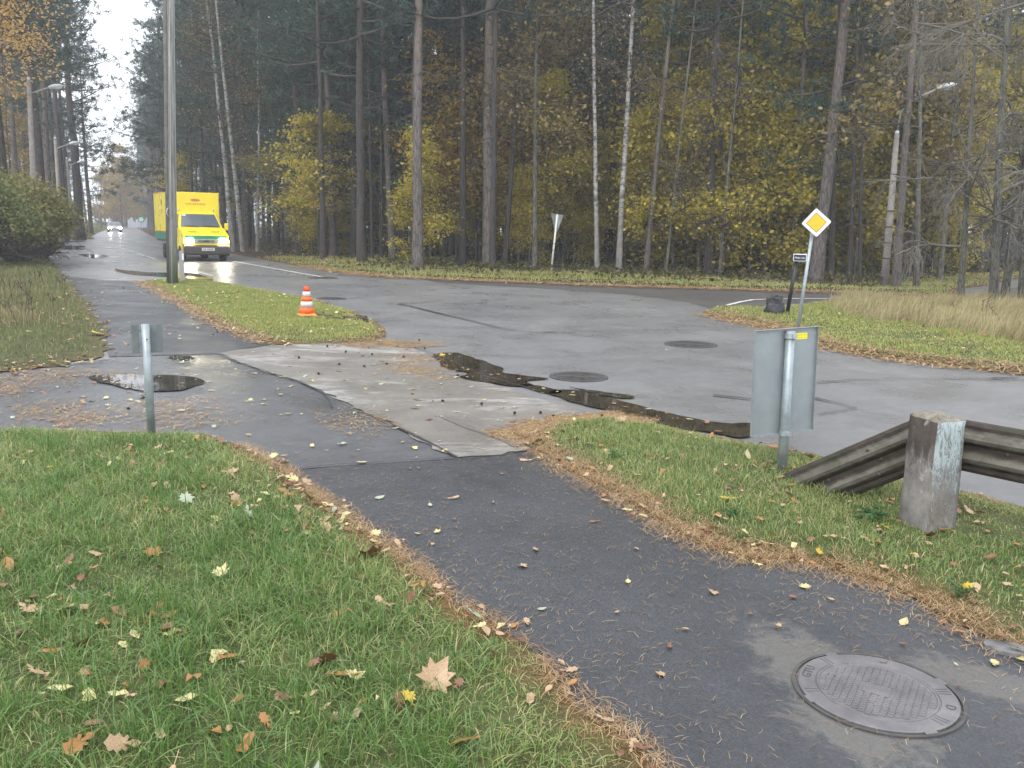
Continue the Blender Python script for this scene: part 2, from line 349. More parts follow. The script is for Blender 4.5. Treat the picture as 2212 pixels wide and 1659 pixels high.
M['darkprint'] = plain('dark_print', (0.05, 0.045, 0.04), 0.5)
M['mint'] = plain('mint_sign', (0.55, 0.80, 0.72), 0.4)
def glow(name, c, s):
    m, t, b = newmat(name); b.inputs['Base Color'].default_value = (*c, 1)
    b.inputs['Emission Color'].default_value = (*c, 1); b.inputs['Emission Strength'].default_value = s
    return m
M['headlight'] = glow('headlight_lit', (1.0, 0.90, 0.68), 70.0)
M['headlight_f'] = glow('far_headlight_lit', (1.0, 0.96, 0.85), 120.0)
def pole_mat():
    m, t, b = newmat('weathered_timber')
    n = tnoise(t, coords(t, 'obj', (11, 11, 0.7)), 1.0, 8, 0.8)
    c = ramp(t, n, [(0.35, (0.060, 0.056, 0.050)), (0.5, (0.17, 0.162, 0.145)), (0.66, (0.32, 0.31, 0.285))])
    tc = t.nodes.new('ShaderNodeTexCoord'); sx = t.nodes.new('ShaderNodeSeparateXYZ'); t.links.new(tc.outputs['Object'], sx.inputs[0])
    mr = t.nodes.new('ShaderNodeMapRange'); mr.inputs['From Min'].default_value = 0.1; mr.inputs['From Max'].default_value = 1.9
    mr.inputs['To Min'].default_value = 0.85; mr.inputs['To Max'].default_value = 0.0
    t.links.new(sx.outputs['Z'], mr.inputs['Value'])
    moss = ramp(t, n, [(0.3, (0.035, 0.060, 0.022)), (0.7, (0.10, 0.135, 0.060))])
    t.links.new(mixc(t, c, moss, mr.outputs['Result']), b.inputs['Base Color']); b.inputs['Roughness'].default_value = 0.8
    bump(t, b, n, 0.6, 0.01); return m
M['timber'] = pole_mat()

# ------------------------------------------------------------------ the ground
def poly_px(pts): return np.array([G(x, y) for x, y in pts])
def densify(P, step, jit, rng, closed=True):
    out = []; n = len(P)
    for i in range(n if closed else n - 1):
        a, b = P[i], P[(i + 1) % n]; L = np.linalg.norm(b - a)
        d = math.hypot(*((a + b) / 2)); st = max(step, step * d / 7.0)
        k = max(1, int(L / st)); nrm = np.array([-(b - a)[1], (b - a)[0]]) / (L + 1e-9)
        for j in range(k):
            q = a + (b - a) * j / k
            out.append(q + nrm * (rng.normal(0, 1) * jit if L < 60 else 0))
    if not closed: out.append(P[-1])
    return np.array(out)
def inside(P, poly):
    x, y = P[:, 0], P[:, 1]; r = np.zeros(len(P), bool)
    for i in range(len(poly)):
        (x1, y1), (x2, y2) = poly[i], poly[i - 1]
        c = ((y1 > y) != (y2 > y)) & (x < (x2 - x1) * (y - y1) / (y2 - y1 + 1e-12) + x1)
        r ^= c
    return r
def edge_dist(P, poly):
    d = np.full(len(P), 1e9)
    for i in range(len(poly)):
        a, b = poly[i - 1], poly[i]; ab = b - a
        t = np.clip(((P - a) @ ab) / (ab @ ab + 1e-12), 0, 1)
        d = np.minimum(d, np.linalg.norm(P - (a + t[:, None] * ab), axis=1))
    return d
def sstep(x, a, b):
    t = np.clip((x - a) / (b - a), 0, 1); return t * t * (3 - 2 * t)

def sheet(name, poly, mat, z=0.0, k='structure', label=None):
    me = MB().add(np.column_stack([poly, np.full(len(poly), z)]), [tuple(range(len(poly)))]).mesh(name, mat)
    if me.polygons[0].normal.z < 0: me.flip_normals()
    o = put(name, me); kind(o, k, label); return o

def grow_out(P, d):
    A = 0.5 * np.sum(P[:, 0] * np.roll(P[:, 1], -1) - np.roll(P[:, 0], -1) * P[:, 1]); T = np.roll(P, -1, 0) - np.roll(P, 1, 0); T /= np.linalg.norm(T, axis=1)[:, None]
    return P + np.column_stack([T[:, 1], -T[:, 0]]) * d * np.sign(A)
class Verge:
    """A raised piece of grassland: its outline, its height and its soil mesh."""
    def __init__(s, name, pts, mat, gap, h=0.055, bump=0.02, rise=0.35, step=0.12, jit=0.02, world=None, ec=1.0, lump=0.0):
        rng = np.random.default_rng(len(name) + len(pts))
        base = poly_px(pts) if pts else np.zeros((0, 2))
        if world is not None: base = np.concatenate([base, np.array(world, float)]) if len(base) else np.array(world, float)
        s.poly = base; s.h, s.bump, s.rise, s.ec, s.lump = h, bump, rise, ec, lump
        B = densify(base, step, jit, rng); s.B = B
        lo, hi = B.min(0), B.max(0)
        xs = np.arange(lo[0], hi[0], gap); ys = np.arange(lo[1], hi[1], gap)
        g = np.array(np.meshgrid(xs, ys)).reshape(2, -1).T + rng.uniform(-gap * .3, gap * .3, (len(xs) * len(ys), 2))
        g = g[inside(g, B)]; g = g[edge_dist(g, B) > gap * 0.4]
        ins = []
        for dd in (0.12, 0.35):                          # two rings along the edge keep the shoulder round
            pass
        allp = np.concatenate([B, g]); nb = len(B)
        v, e, f, *_ = delaunay_2d_cdt([Vector(p) for p in allp], [(i, (i + 1) % nb) for i in range(nb)], [list(range(nb))], 1, 1e-5)
        V = np.array([(p.x, p.y) for p in v]); V3 = np.column_stack([V, s.z(V)])
        ed = edge_dist(V, B)
        mb = MB().add(V3, [tuple(q) for q in f], np.clip(ed / s.ec, 0, 1)); me = mb.mesh(name, mat, True)
        if sum(p.normal.z for p in me.polygons) < 0: me.flip_normals()
        s.o = kind(put(name, me), 'structure')
    def z(s, P):
        d = edge_dist(P, s.B)
        k = sstep(d, 0, s.rise)
        return 0.015 + k * (s.h - 0.015) + s.bump * noise2(P[:, 0], P[:, 1], 1.1) * sstep(d, 0, 1.2) + s.lump * noise2(P[:, 0], P[:, 1], 0.25) * sstep(d, 0, 6)
    def sample(s, n, view=True, near=None, dmax=None, margin=0.0):
        lo, hi = s.B.min(0), s.B.max(0)
        if near is not None: lo = np.maximum(lo, near[0]); hi = np.minimum(hi, near[1])
        out = np.zeros((0, 2)); tries = 0
        while len(out) < n and tries < 60:
            tries += 1
            P = RNG.uniform(lo, hi, (max(4000, n), 2))
            if view: P = P[in_view(np.column_stack([P, np.zeros(len(P))]))]
            P = P[inside(P, s.B)]
            if dmax is not None and len(P): P = P[np.linalg.norm(P, axis=1) < dmax]
            out = np.concatenate([out, P])
        return out[:n]

sheet('asphalt_road', np.array([(-420., -3), (90, -3), (90, 520), (-420, 520)]), M['road'], 0.0)
path_near = [(612, 1017), (985, 992), (1060, 988), (1152, 973), (1240, 1030), (1330, 1075), (1400, 1120), (1490, 1172), (1620, 1217), (1750, 1224), (1850, 1257), (1960, 1292), (2100, 1372), (2212, 1427), (2420, 1525), (2700, 1800), (1560, 1900), (1420, 1659), (1250, 1530), (1130, 1400), (960, 1290), (870, 1210), (780, 1150), (700, 1085), (650, 1050)]
_pn = poly_px(path_near); _pg = grow_out(_pn, .14); _pg[:4] = _pn[:4]
sheet('asphalt_path', _pg, M['path'], 0.008)
path_far = [(236, 772), (470, 765), (583, 745), (450, 690), (370, 645), (300, 607), (215, 605), (140, 596), (160, 620), (205, 690)]
sheet('asphalt_path', poly_px(path_far), M['path'], 0.008)
mid = [(-260, 800), (0, 806), (130, 790), (240, 775), (470, 766), (560, 800), (640, 826), (700, 850), (800, 900), (900, 946), (985, 991), (612, 1016), (520, 965), (440, 940), (330, 936), (0, 932), (-260, 930)]
sheet('asphalt_crossing', poly_px(mid), M['old'], 0.004)
drive = [(470, 765), (583, 747), (700, 744), (862, 738), (930, 775), (1000, 812), (1100, 842), (1200, 872), (1330, 902), (1190, 912), (1120, 945), (1152, 974), (1060, 990), (985, 992), (900, 946), (800, 900), (700, 850), (640, 826), (560, 800)]
_dp = densify(poly_px(drive), .10, .022, RNG); sheet('concrete_driveway', grow_out(_dp, noise2(_dp[:, 0], _dp[:, 1], 3.0)[:, None] * .07), M['drive'], 0.012)
sheet('side_road', poly_px([(900, 601), (1100, 609), (1500, 622), (1850, 631), (2100, 640), (2300, 600), (2600, 620), (2212, 664), (2000, 652), (1780, 652), (1540, 668), (1480, 652), (1350, 636), (1150, 622), (950, 611)]), M['side'], 0.004)

vL = Verge('grass_verge', [(-260, 925), (0, 931), (150, 931), (330, 938), (440, 940), (520, 965), (610, 1015), (650, 1050), (700, 1085), (780, 1150), (870, 1210), (960, 1290), (1130, 1400), (1250, 1530), (1420, 1659), (1560, 1900)], M['verge'], 0.14, world=[(-0.2, 0.6), (-4.5, 0.6), (-8, 6)])
vR = Verge('grass_verge', [(1122, 945), (1185, 913), (1330, 903), (1410, 919), (1500, 938), (1640, 962), (1750, 983), (1800, 998), (1950, 1038), (2070, 1063), (2212, 1098), (2420, 1150), (2750, 1230)], M['verge'], 0.14, world=[G(2750, 1700), G(2420, 1525), G(2212, 1425), G(2100, 1370), G(1960, 1290), G(1850, 1255), G(1750, 1222), G(1620, 1215), G(1490, 1170), G(1330, 1073), G(1240, 1028), G(1150, 972)])
vI = Verge('grass_island', [(298, 608), (390, 603), (480, 612), (565, 625), (640, 640), (700, 655), (765, 675), (805, 692), (842, 724), (800, 737), (760, 742), (680, 744), (583, 745), (515, 720), (450, 690), (400, 662), (350, 635)], M['verge'], 0.45, jit=0.03)
vU = Verge('grass_verge', [(240, 772), (228, 735), (208, 690), (185, 655), (160, 620), (142, 596), (129, 585), (112, 568), (100, 552), (70, 540), (-60, 532), (-420, 520), (-420, 830), (-100, 815), (0, 806), (130, 790)], M['verge_dull'], 0.5, h=0.07, jit=0.09)
vN = Verge('grass_island', [(1516, 677), (1528, 669), (1560, 667), (1659, 669), (1722, 661), (1775, 653), (1850, 647), (2000, 650), (2110, 656), (2212, 661), (2420, 668), (2420, 838), (2212, 810), (2050, 793), (1900, 775), (1800, 757), (1735, 744), (1640, 705), (1565, 690)], M['verge'], 0.5, h=0.07, jit=0.04, lump=0.02)
fe = [(293, 491), (318, 505), (345, 518), (400, 529), (490, 546), (600, 566), (700, 585), (800, 597), (905, 602), (1100, 610), (1300, 618), (1500, 624), (1700, 630), (1850, 634), (2062, 643), (2080, 625), (2180, 605), (2400, 585)]
vF = Verge('forest_floor', fe, M['litter'], 4.0, h=0.10, bump=0.05, rise=1.2, step=0.25, jit=0.08, ec=3.0, lump=0.25, world=[(70, 60), (120, 200), (60, 330), (-60, 380), (-120, 300), (-101, 238)])
vG = Verge('forest_floor', [(-420, 519), (60, 519), (206, 517), (197, 511), (215, 502), (238, 493), (242, 491.2)], M['litter'], 5.0, h=0.10, bump=0.05, rise=1.0, step=0.3, jit=0.05, ec=2.0, lump=0.2, world=[(-99, 226), (-125, 290), (-180, 360), (-320, 340), (-300, 120)])
vB = Verge('forest_floor', [], M['litter'], 8.0, h=0.15, rise=2.0, step=1.0, jit=0.0, world=[(-122, 248), (-84, 236), (-60, 330), (-70, 400), (-190, 400)])

# road markings, tar seams, patches
def strip(name, pts, w, mat, z=0.016, closed=False, wob=0.0, k='structure'):
    P = poly_px(pts)
    if wob: P = densify(P, 0.3, wob, RNG, False)
    T = np.gradient(P, axis=0); T /= np.linalg.norm(T, axis=1)[:, None] + 1e-9
    N = np.column_stack([-T[:, 1], T[:, 0]]); n = len(P)
    ww = np.broadcast_to(np.asarray(w, float), (n,))[:, None] / 2
    if wob: ww = ww * RNG.uniform(0.35, 1.35, (n, 1))
    V = np.concatenate([P + N * ww, P - N * ww]); V = np.column_stack([V, np.full(2 * n, z)])
    me = MB().add(V, [(i, i + n, i + n + 1, i + 1) for i in range(n - 1)]).mesh(name, mat)
    if sum(p.normal.z for p in me.polygons) < 0: me.flip_normals()
    return kind(put(name, me), k)
strip('centre_line', [(694, 598.5), (640, 589.5), (590, 580.5), (540, 571.5), (478, 560.5)], 0.15, M['paint'])
for a, b in (((346, 532.5), (320, 527.5)), ((312, 526), (294, 522.5)), ((288, 521), (277, 518.5)), ((271, 517), (263, 515)), ((404, 545), (365, 537))):
    strip('road_marking', [a, b], 0.13, M['paint'])
for a, b in (((459, 596.5), (430, 588.5)), ((420, 585.5), (398, 578.5)), ((336, 560.5), (318, 554.5)), ((312, 553), (296, 547.5)), ((290, 545.5), (277, 541.5)), ((270, 539), (262, 536))):
    strip('road_marking', [a, b], 0.12, M['paint'])
strip('road_marking', [(1572, 660), (1600, 653), (1626, 648.5), (1665, 647), (1735, 646), (1850, 646.5)], 0.13, M['paint'])
for pts, w in (([(862, 657), (940, 676), (1020, 695), (1085, 711), (1148, 719), (1200, 718)], 0.06), ([(862, 657), (905, 655), (950, 650)], 0.04),
               ([(1170, 719), (1300, 716), (1420, 714), (1560, 713)], 0.02), ([(1762, 829), (1840, 823), (1960, 820), (2080, 820), (2240, 823)], 0.025),
               ([(1758, 862), (1800, 871), (1850, 884)], 0.05), ([(1850, 884), (1810, 891), (1768, 899)], 0.02), ([(1200, 843), (1300, 851), (1400, 860)], 0.03), ([(1540, 856), (1630, 866)], 0.05),
               ([(560, 800), (640, 826), (700, 850), (718, 884)], 0.022), ([(800, 900), (870, 930), (985, 991)], 0.028), ([(470, 768), (520, 786), (560, 800)], 0.014),
               ([(612, 1018), (720, 1009), (860, 1000), (985, 993)], 0.018), ([(985, 993), (1060, 990), (1152, 974)], 0.012), ([(640, 640), (700, 641), (740, 638)], 0.04), ([(590, 625), (650, 627), (700, 626)], 0.03),
               ([(90, 793), (170, 789), (250, 784), (320, 790)], 0.02), ([(866, 740), (950, 772), (1050, 815), (1170, 850)], 0.025), ([(820, 636), (880, 640), (960, 650)], 0.02), ([(2140, 819), (2200, 818)], 0.08)):
    strip('tar_seam', pts, w, M['seam'], 0.020, wob=0.012)
strip('wheel_track', [(960, 905), (1075, 950), (1120, 968)], 0.12, M['halo'], 0.0165, wob=0.02)

def blob(name, ctr, rx, ry, mat, z, n=46, amp=0.25, rot=0.0, k='structure', seed=0, thin=None):
    r = np.random.default_rng(seed); a = np.arange(n) * 2 * PI / n
    rad = 1 + amp * sum(np.cos(a * q + r.uniform(0, 6.28)) / (q ** 0.8) for q in (2, 3, 5, 8, 13)) * 0.5
    P = np.column_stack([np.cos(a) * rad * rx, np.sin(a) * rad * ry]); c, s = math.cos(rot), math.sin(rot)
    P = P @ np.array([[c, s], [-s, c]]) + np.asarray(ctr)
    return sheet(name, P, mat, z, k)
def rounded(P, k=6):
    n = len(P); out = []
    for i in range(n):
        p0, p1, p2, p3 = P[i - 1], P[i], P[(i + 1) % n], P[(i + 2) % n]
        for u in np.arange(k) / k: out.append(.5 * (2 * p1 + (p2 - p0) * u + (2 * p0 - 5 * p1 + 4 * p2 - p3) * u * u + (3 * p1 - p0 - 3 * p2 + p3) * u ** 3))
    return np.array(out)
def px_blob(name, pts, mat, z, jit=0.03, step=0.12, margin=0.10):
    P = densify(rounded(poly_px(pts), 4), .05, .0, RNG); d = math.hypot(*P.mean(0)); s = max(1, d / 10)
    w = noise2(P[:, 0], P[:, 1], 3.5) * .075 + noise2(P[:, 0], P[:, 1], 11.0) * .03 + noise2(P[:, 0], P[:, 1], 30.0) * .010
    return sheet(name, grow_out(P, (w * min(s, 2) - .01)[:, None]), mat, z)
px_blob('puddle', [(192, 817), (215, 813), (270, 812), (330, 813), (400, 815), (440, 826), (420, 838), (385, 846), (330, 847), (280, 843), (240, 833), (215, 824)], M['water'], 0.018)
px_blob('puddle', [(366, 774), (382, 770), (405, 771), (424, 775), (412, 779), (385, 777)], M['water'], 0.018)
px_blob('puddle', [(940, 768), (985, 764), (1030, 778), (1085, 797), (1092, 806), (1130, 812), (1190, 820), (1140, 826), (1160, 836), (1110, 838), (1040, 828), (995, 818), (1010, 808), (965, 800), (950, 786)], M['water'], 0.018)
px_blob('puddle', [(1185, 850), (1235, 844), (1300, 858), (1380, 878), (1440, 893), (1500, 905), (1560, 916), (1625, 918), (1635, 940), (1600, 950), (1530, 938), (1470, 930), (1400, 912), (1340, 896), (1260, 880), (1215, 868)], M['water'], 0.018)
px_blob('puddle', [(1118, 833), (1165, 835), (1218, 850), (1195, 854), (1150, 845)], M['water'], 0.018)
px_blob('puddle', [(1225, 838), (1290, 848), (1370, 858), (1360, 864), (1290, 856)], M['water'], 0.018)
px_blob('puddle', [(247, 581), (275, 585), (330, 589), (400, 590), (440, 596), (464, 606), (420, 603), (380, 600), (300, 595), (262, 590)], M['water'], 0.014)
px_blob('puddle', [(108, 534), (140, 531), (186, 532), (170, 536), (183, 539), (140, 539)], M['water'], 0.014)
px_blob('puddle', [(168, 550), (200, 550), (236, 553), (205, 558), (188, 555)], M['water'], 0.014)
mh = G(1893, 1500)

# ------------------------------------------------------------------ grass blades, needles, weeds
def blades(name, P, z, h, w, mat, tint, label=None, lean=0.5, segs=2, lean_dir=None):
    n = len(P)
    yaw = RNG.uniform(0, 2 * PI, n); ld = RNG.uniform(0, 2 * PI, n) if lean_dir is None else RNG.normal(lean_dir, 0.7, n)
    ln = np.abs(RNG.normal(0, lean, n)) * h
    dx, dy = np.cos(ld) * ln, np.sin(ld) * ln
    px_, py_ = np.cos(yaw) * w / 2, np.sin(yaw) * w / 2
    rows = []
    for k in range(segs):
        s = k / segs; wd = 1 - 0.35 * s; q = s ** 1.8
        c = np.column_stack([P[:, 0] + dx * q, P[:, 1] + dy * q, z + h * (s - 0.25 * s * s * np.clip(ln / h, 0, 2))])
        o = np.column_stack([px_ * wd, py_ * wd, np.zeros(n)])
        rows += [c - o, c + o]
    tip = np.column_stack([P[:, 0] + dx, P[:, 1] + dy, z + h * np.clip(1 - 0.35 * ln / h, 0.12, 1)])
    rows.append(tip); K = len(rows)
    V = np.stack(rows, 1).reshape(-1, 3); b = np.arange(n)[:, None] * K
    mb = MB(); mb.add(V, np.concatenate([b + np.array([[2 * k, 2 * k + 1, 2 * k + 3, 2 * k + 2]]) for k in range(segs - 1)]) if segs > 1 else np.zeros((0, 4), int), np.repeat(np.clip(tint, 0, 1), K))
    mb.F.append((b + np.array([[K - 3, K - 2, K - 1]]), np.zeros(n, int)))
    if segs == 1: mb.F.pop(0)
    return kind(mb.build(name, mat), 'stuff', label)
def cat(*a): return np.concatenate(a)
def turf(name, vg, n, hr, w, mat, label, base=0.38, segs=2, lean=0.6, clump=0.25, near=None, edge=0.25, dmax=None, thin=1.0):
    P = vg.sample(n, near=near, dmax=dmax); nz = noise2(P[:, 0], P[:, 1], 2.2); nz2 = noise2(P[:, 0] + 30, P[:, 1], 0.7)
    d = edge_dist(P, vg.B)
    keep = RNG.uniform(0, 1, len(P)) < np.clip(0.18 + d / edge * 0.9 + 0.2 * nz, 0.05, 1) * thin
    P, nz, nz2, d = P[keep], nz[keep], nz2[keep], d[keep]
    h = RNG.uniform(hr[0], hr[1], len(P)) * (0.75 + 0.7 * np.clip(nz, -0.6, 1)) * np.clip(0.45 + d / 0.6, 0.45, 1)
    t = base + 0.16 * RNG.normal(0, 1, len(P)) + clump * -nz2 + 0.30 * np.exp(-d / 0.18)
    dead = RNG.uniform(0, 1, len(P)) < 0.06 + 0.2 * np.exp(-d / 0.25); t[dead] = RNG.uniform(0.75, 1.0, dead.sum())
    return blades(name, P, vg.z(P) - 0.006, h, w * RNG.uniform(0.7, 1.3, len(P)), mat, t, label, lean, segs)
turf('grass', vL, 78000, (0.04, 0.125), 0.0044, M['grass'], 'uncut green grass on the near verge', 0.38, 3, 1.1, 0.36)
_t = vL.sample(400); _t = _t[edge_dist(_t, vL.B) > 0.5]                       # taller tufts among the short grass
_p = np.repeat(_t, 34, axis=0) + RNG.normal(0, 0.045, (len(_t) * 34, 2))
blades('grass', _p, vL.z(_p) - 0.006, RNG.uniform(0.08, 0.17, len(_p)), RNG.uniform(0.003, 0.0055, len(_p)), M['grass'], 0.30 + 0.12 * RNG.normal(0, 1, len(_p)), 'long bent tufts in the near verge grass', 0.8, 4)
turf('grass', vR, 42000, (0.03, 0.085), 0.0045, M['grass'], 'short grass round the guard rail', 0.47, 3, 0.8, near=(np.array([0, 3]), np.array([7, 14])))
turf('grass', vI, 62000, (0.04, 0.09), 0.010, M['grass_y'], 'mown grass on the island by the cone', 0.42, 2, 0.6, 0.15, edge=0.4)
turf('grass', vN, 60000, (0.04, 0.10), 0.014, M['grass_y'], 'mown grass on the far corner', 0.5, 2, 0.6, 0.15, edge=0.8, near=(np.array([2, 8]), np.array([30, 40])))
turf('grass', vU, 52000, (0.06, 0.18), 0.010, M['weed'], 'rough grass beside the far path', 0.25, 2, 0.8, 0.35, edge=0.06, near=(np.array([-30, 6]), np.array([-4, 36])))
turf('grass', vF, 60000, (0.06, 0.18), 0.028, M['grass_y'], 'grass strip along the wood', 0.55, 1, 0.5, 0.15, edge=0.9, near=(np.array([-60, 25]), np.array([40, 46])), dmax=75)
def band(vg, P, a, b):
    d = edge_dist(P, vg.B); return P[(d > a) & (d < b)]
_p = vG.sample(26000, near=(np.array([-110, 60]), np.array([-30, 240]))); _p = band(vG, _p, 0.2, 12)
blades('grass', _p, vG.z(_p), RNG.uniform(0.08, 0.2, len(_p)), RNG.uniform(0.05, 0.10, len(_p)), M['grass_y'], 0.25 + 0.15 * RNG.normal(0, 1, len(_p)), 'green lawn beside the far road', 0.5, 1)
# tall dry grass behind the diamond sign, leaning with the wind
dry = poly_px([(1775, 660), (1800, 652), (1850, 648), (2000, 652), (2250, 662), (2420, 680), (2420, 775), (2212, 752), (2120, 740), (2040, 722), (1960, 708), (1880, 700), (1800, 682)])
_p = vN.sample(90000, near=(np.array([6, 12]), np.array([24, 34]))); _p = _p[inside(_p, dry)]
_d = edge_dist(_p, dry); _p = _p[RNG.uniform(0, 1, len(_p)) < 0.12 + _d / 0.9]
_h = RNG.uniform(0.12, 0.50, len(_p)) * (0.8 + 1.0 * noise2(_p[:, 0], _p[:, 1], 1.6)); _k = RNG.uniform(0, 1, len(_p)) < .75 + .6 * noise2(_p[:, 0] + 5, _p[:, 1], 2.2); _p, _h = _p[_k], _h[_k]
blades('dry_grass', _p, vN.z(_p), np.clip(_h, 0.1, 0.8), RNG.uniform(0.005, 0.012, len(_p)), M['straw'], 0.55 + 0.25 * RNG.normal(0, 1, len(_p)) + .25 * noise2(_p[:, 0], _p[:, 1], .9), 'tall pale dry grass behind the diamond sign', 0.7, 3, 0.2)
# brown dead weeds on the left
wd = poly_px([(-420, 590), (60, 590), (128, 594), (155, 640), (178, 685), (170, 705), (90, 715), (-40, 725), (-420, 740)])
_p = vU.sample(60000, near=(np.array([-30, 6]), np.array([-4, 36]))); _p = _p[inside(_p, wd)]
_d = edge_dist(_p, wd); _p = _p[RNG.uniform(0, 1, len(_p)) < 0.15 + _d / 1.2][:15000]
_h = RNG.uniform(0.08, 0.36, len(_p)) * (0.8 + 0.9 * noise2(_p[:, 0], _p[:, 1], 1.0))
blades('dead_weeds', _p, vU.z(_p), np.clip(_h, 0.08, 0.8), RNG.uniform(0.005, 0.011, len(_p)), M['weed'], 0.52 + 0.25 * RNG.normal(0, 1, len(_p)) + 0.45 * noise2(_p[:, 0], _p[:, 1], 0.9), 'brown dead weeds left of the far path', 0.55, 3)

def needles(name, P, z, L, w, label, tl=0.25):
    n = len(P); a = RNG.uniform(0, PI, n); Ls = L * RNG.uniform(0.6, 1.15, n); c = RNG.normal(0, 0.12, n)
    dx, dy = np.cos(a), np.sin(a)
    p0 = np.column_stack([P[:, 0] - dx * Ls / 2, P[:, 1] - dy * Ls / 2, z]); p2 = np.column_stack([P[:, 0] + dx * Ls / 2, P[:, 1] + dy * Ls / 2, z + np.abs(RNG.normal(0, tl, n)) * Ls * 0.4])
    m = (p0 + p2) / 2 + np.column_stack([-dy * Ls * c, dx * Ls * c, 0.002 + np.abs(c) * 0.01]); o = np.column_stack([-dy, dx, np.zeros(n)]) * (np.broadcast_to(np.asarray(w, float), (n,)) / 2)[:, None]
    V = np.stack([p0 - o, p0 + o, m - o, m + o, p2 - o * .6, p2 + o * .6], 1).reshape(-1, 3); b = np.arange(n)[:, None] * 6
    mb = MB().add(V, np.concatenate([b + np.array([[0, 1, 3, 2]]), b + np.array([[2, 3, 5, 4]])]), np.repeat(np.clip(RNG.normal(0.55, 0.22, n), 0, 1), 6))
    return kind(mb.build(name, M['needle']), 'stuff', label)
def along(pts, n, sig, side=0.0):
    P = poly_px(pts); L = np.linalg.norm(np.diff(P, axis=0), axis=1); c = np.concatenate([[0], np.cumsum(L)])
    u = RNG.uniform(0, c[-1], n); k = np.clip(np.searchsorted(c, u) - 1, 0, len(L) - 1); f = (u - c[k]) / L[k]
    q = P[k] + (P[k + 1] - P[k]) * f[:, None]; T = (P[k + 1] - P[k]) / L[k][:, None]
    off = RNG.normal(side, sig, n); return q + np.column_stack([-T[:, 1], T[:, 0]]) * off[:, None]
def zat(P, extra=0.0):
    z = np.full(len(P), 0.014)
    for vg in (vL, vR, vI, vU, vN):
        i = inside(P, vg.B)
        if i.any(): z[i] = np.maximum(z[i], vg.z(P[i]) + 0.012)
    return z + extra
eL = [(520, 965), (610, 1015), (650, 1050), (700, 1085), (780, 1150), (870, 1210), (960, 1290), (1130, 1400), (1250, 1530), (1420, 1659), (1500, 1760)]
eR = [(1122, 950), (1152, 974), (1240, 1030), (1330, 1075), (1490, 1172), (1620, 1217), (1750, 1224), (1850, 1257), (1960, 1292), (2100, 1372), (2260, 1450)]
_a = np.concatenate([along(eL, 5200, 0.045, 0.015), along(eR, 11000, 0.10, 0.06)]); _a = _a[RNG.uniform(0, 1, len(_a)) < np.clip(.55 + .9 * noise2(_a[:, 0], _a[:, 1], 2.6), .08, 1)]
needles('pine_needles', _a, zat(_a, 0.004), 0.058, 0.0024, 'orange pine needles heaped along both edges of the path', 0.5)
_b = RNG.uniform((-4, 2), (4, 9), (9000, 2)); _b = _b[inside(_b, poly_px(path_near))][:1500]
_b = np.concatenate([_b, along(eL, 700, 0.22, 0.22), along(eR, 700, 0.3, -0.3)])
needles('pine_needles', _b, zat(_b, 0.002), 0.046, 0.0017, 'single pine needles strewn over the dark path', 0.1)
_c = np.concatenate([along([(1110, 948), (1190, 914), (1330, 906), (1400, 920)], 4500, 0.12), along([(1300, 895), (1345, 899)], 260, 0.05), along([(740, 745), (860, 740), (905, 752)], 2500, 0.28), along([(860, 765), (930, 787)], 420, 0.22), along([(855, 783), (925, 808)], 380, 0.20), along([(870, 798), (970, 824)], 260, 0.14),
     along([(700, 922), (850, 910)], 280, 0.30), along([(320, 870), (370, 900), (400, 930)], 700, 0.32), along([(30, 897), (180, 884)], 330, 0.26), along([(-60, 832), (60, 822), (150, 815), (210, 800)], 850, 0.33), along([(-80, 852), (40, 842)], 350, 0.25), along([(120, 914), (230, 906)], 260, 0.18), along([(1060, 945), (1150, 935)], 500, 0.1)])
needles('pine_needles', _c, zat(_c, 0.003), 0.075, 0.006, 'matted needle drifts on the driveway and its edges', 0.25)
_e = np.concatenate([along([(1516, 680), (1565, 692), (1640, 707), (1735, 746), (1900, 777), (2050, 795), (2260, 813)], 4500, 0.22, 0.16), along([(300, 609), (400, 662), (450, 690), (515, 720), (583, 745)], 2500, 0.12)])
needles('pine_needles', _e, zat(_e, 0.01), 0.10, 0.014, 'rusty needle litter along the far corner edge', 0.4)
_e = along([(640, 577), (800, 599), (905, 604), (1100, 612), (1300, 620), (1500, 626), (1700, 632), (1900, 637), (2060, 645)], 4500, 0.4, 0.3)
needles('pine_needles', _e, np.full(len(_e), 0.05), 0.16, 0.03, 'brown litter along the wood side of the road', 0.4)

# dark dead stalks standing in the dry grass and the weeds
mb = MB(); r_ = np.random.default_rng(4)
for x, y, h in [(1975, 690, .45), (2120, 705, .5), (2125, 712, .62), (2165, 712, .48), (2198, 716, .4), (2070, 700, .4), (2010, 690, .35), (1880, 688, .3), (1935, 684, .35), (2180, 726, .3)] + [(r_.uniform(-20, 150), r_.uniform(600, 720), r_.uniform(.35, .7)) for _ in range(40)]:
    g = G(x, y); l = r_.normal(0, .12, 2); mb.tube([(g[0], g[1], .02), (g[0] + l[0] * .4, g[1] + l[1] * .4, h * .6), (g[0] + l[0], g[1] + l[1], h)], [.006, .005, .003], 4, False)
    for k in range(5): z = h * r_.uniform(.5, 1); q = r_.normal(0, .04, 2); f = z / h; mb.tube([(g[0] + l[0] * f, g[1] + l[1] * f, z), (g[0] + l[0] * f + q[0], g[1] + l[1] * f + q[1], z + .06)], [.005, .007], 3, False)
kind(mb.build('dead_stalks', plain('dead_stalk', (0.075, 0.052, 0.038), 0.85, var=.35)), 'stuff', 'thin dark dead stalks in the dry grass and weeds')

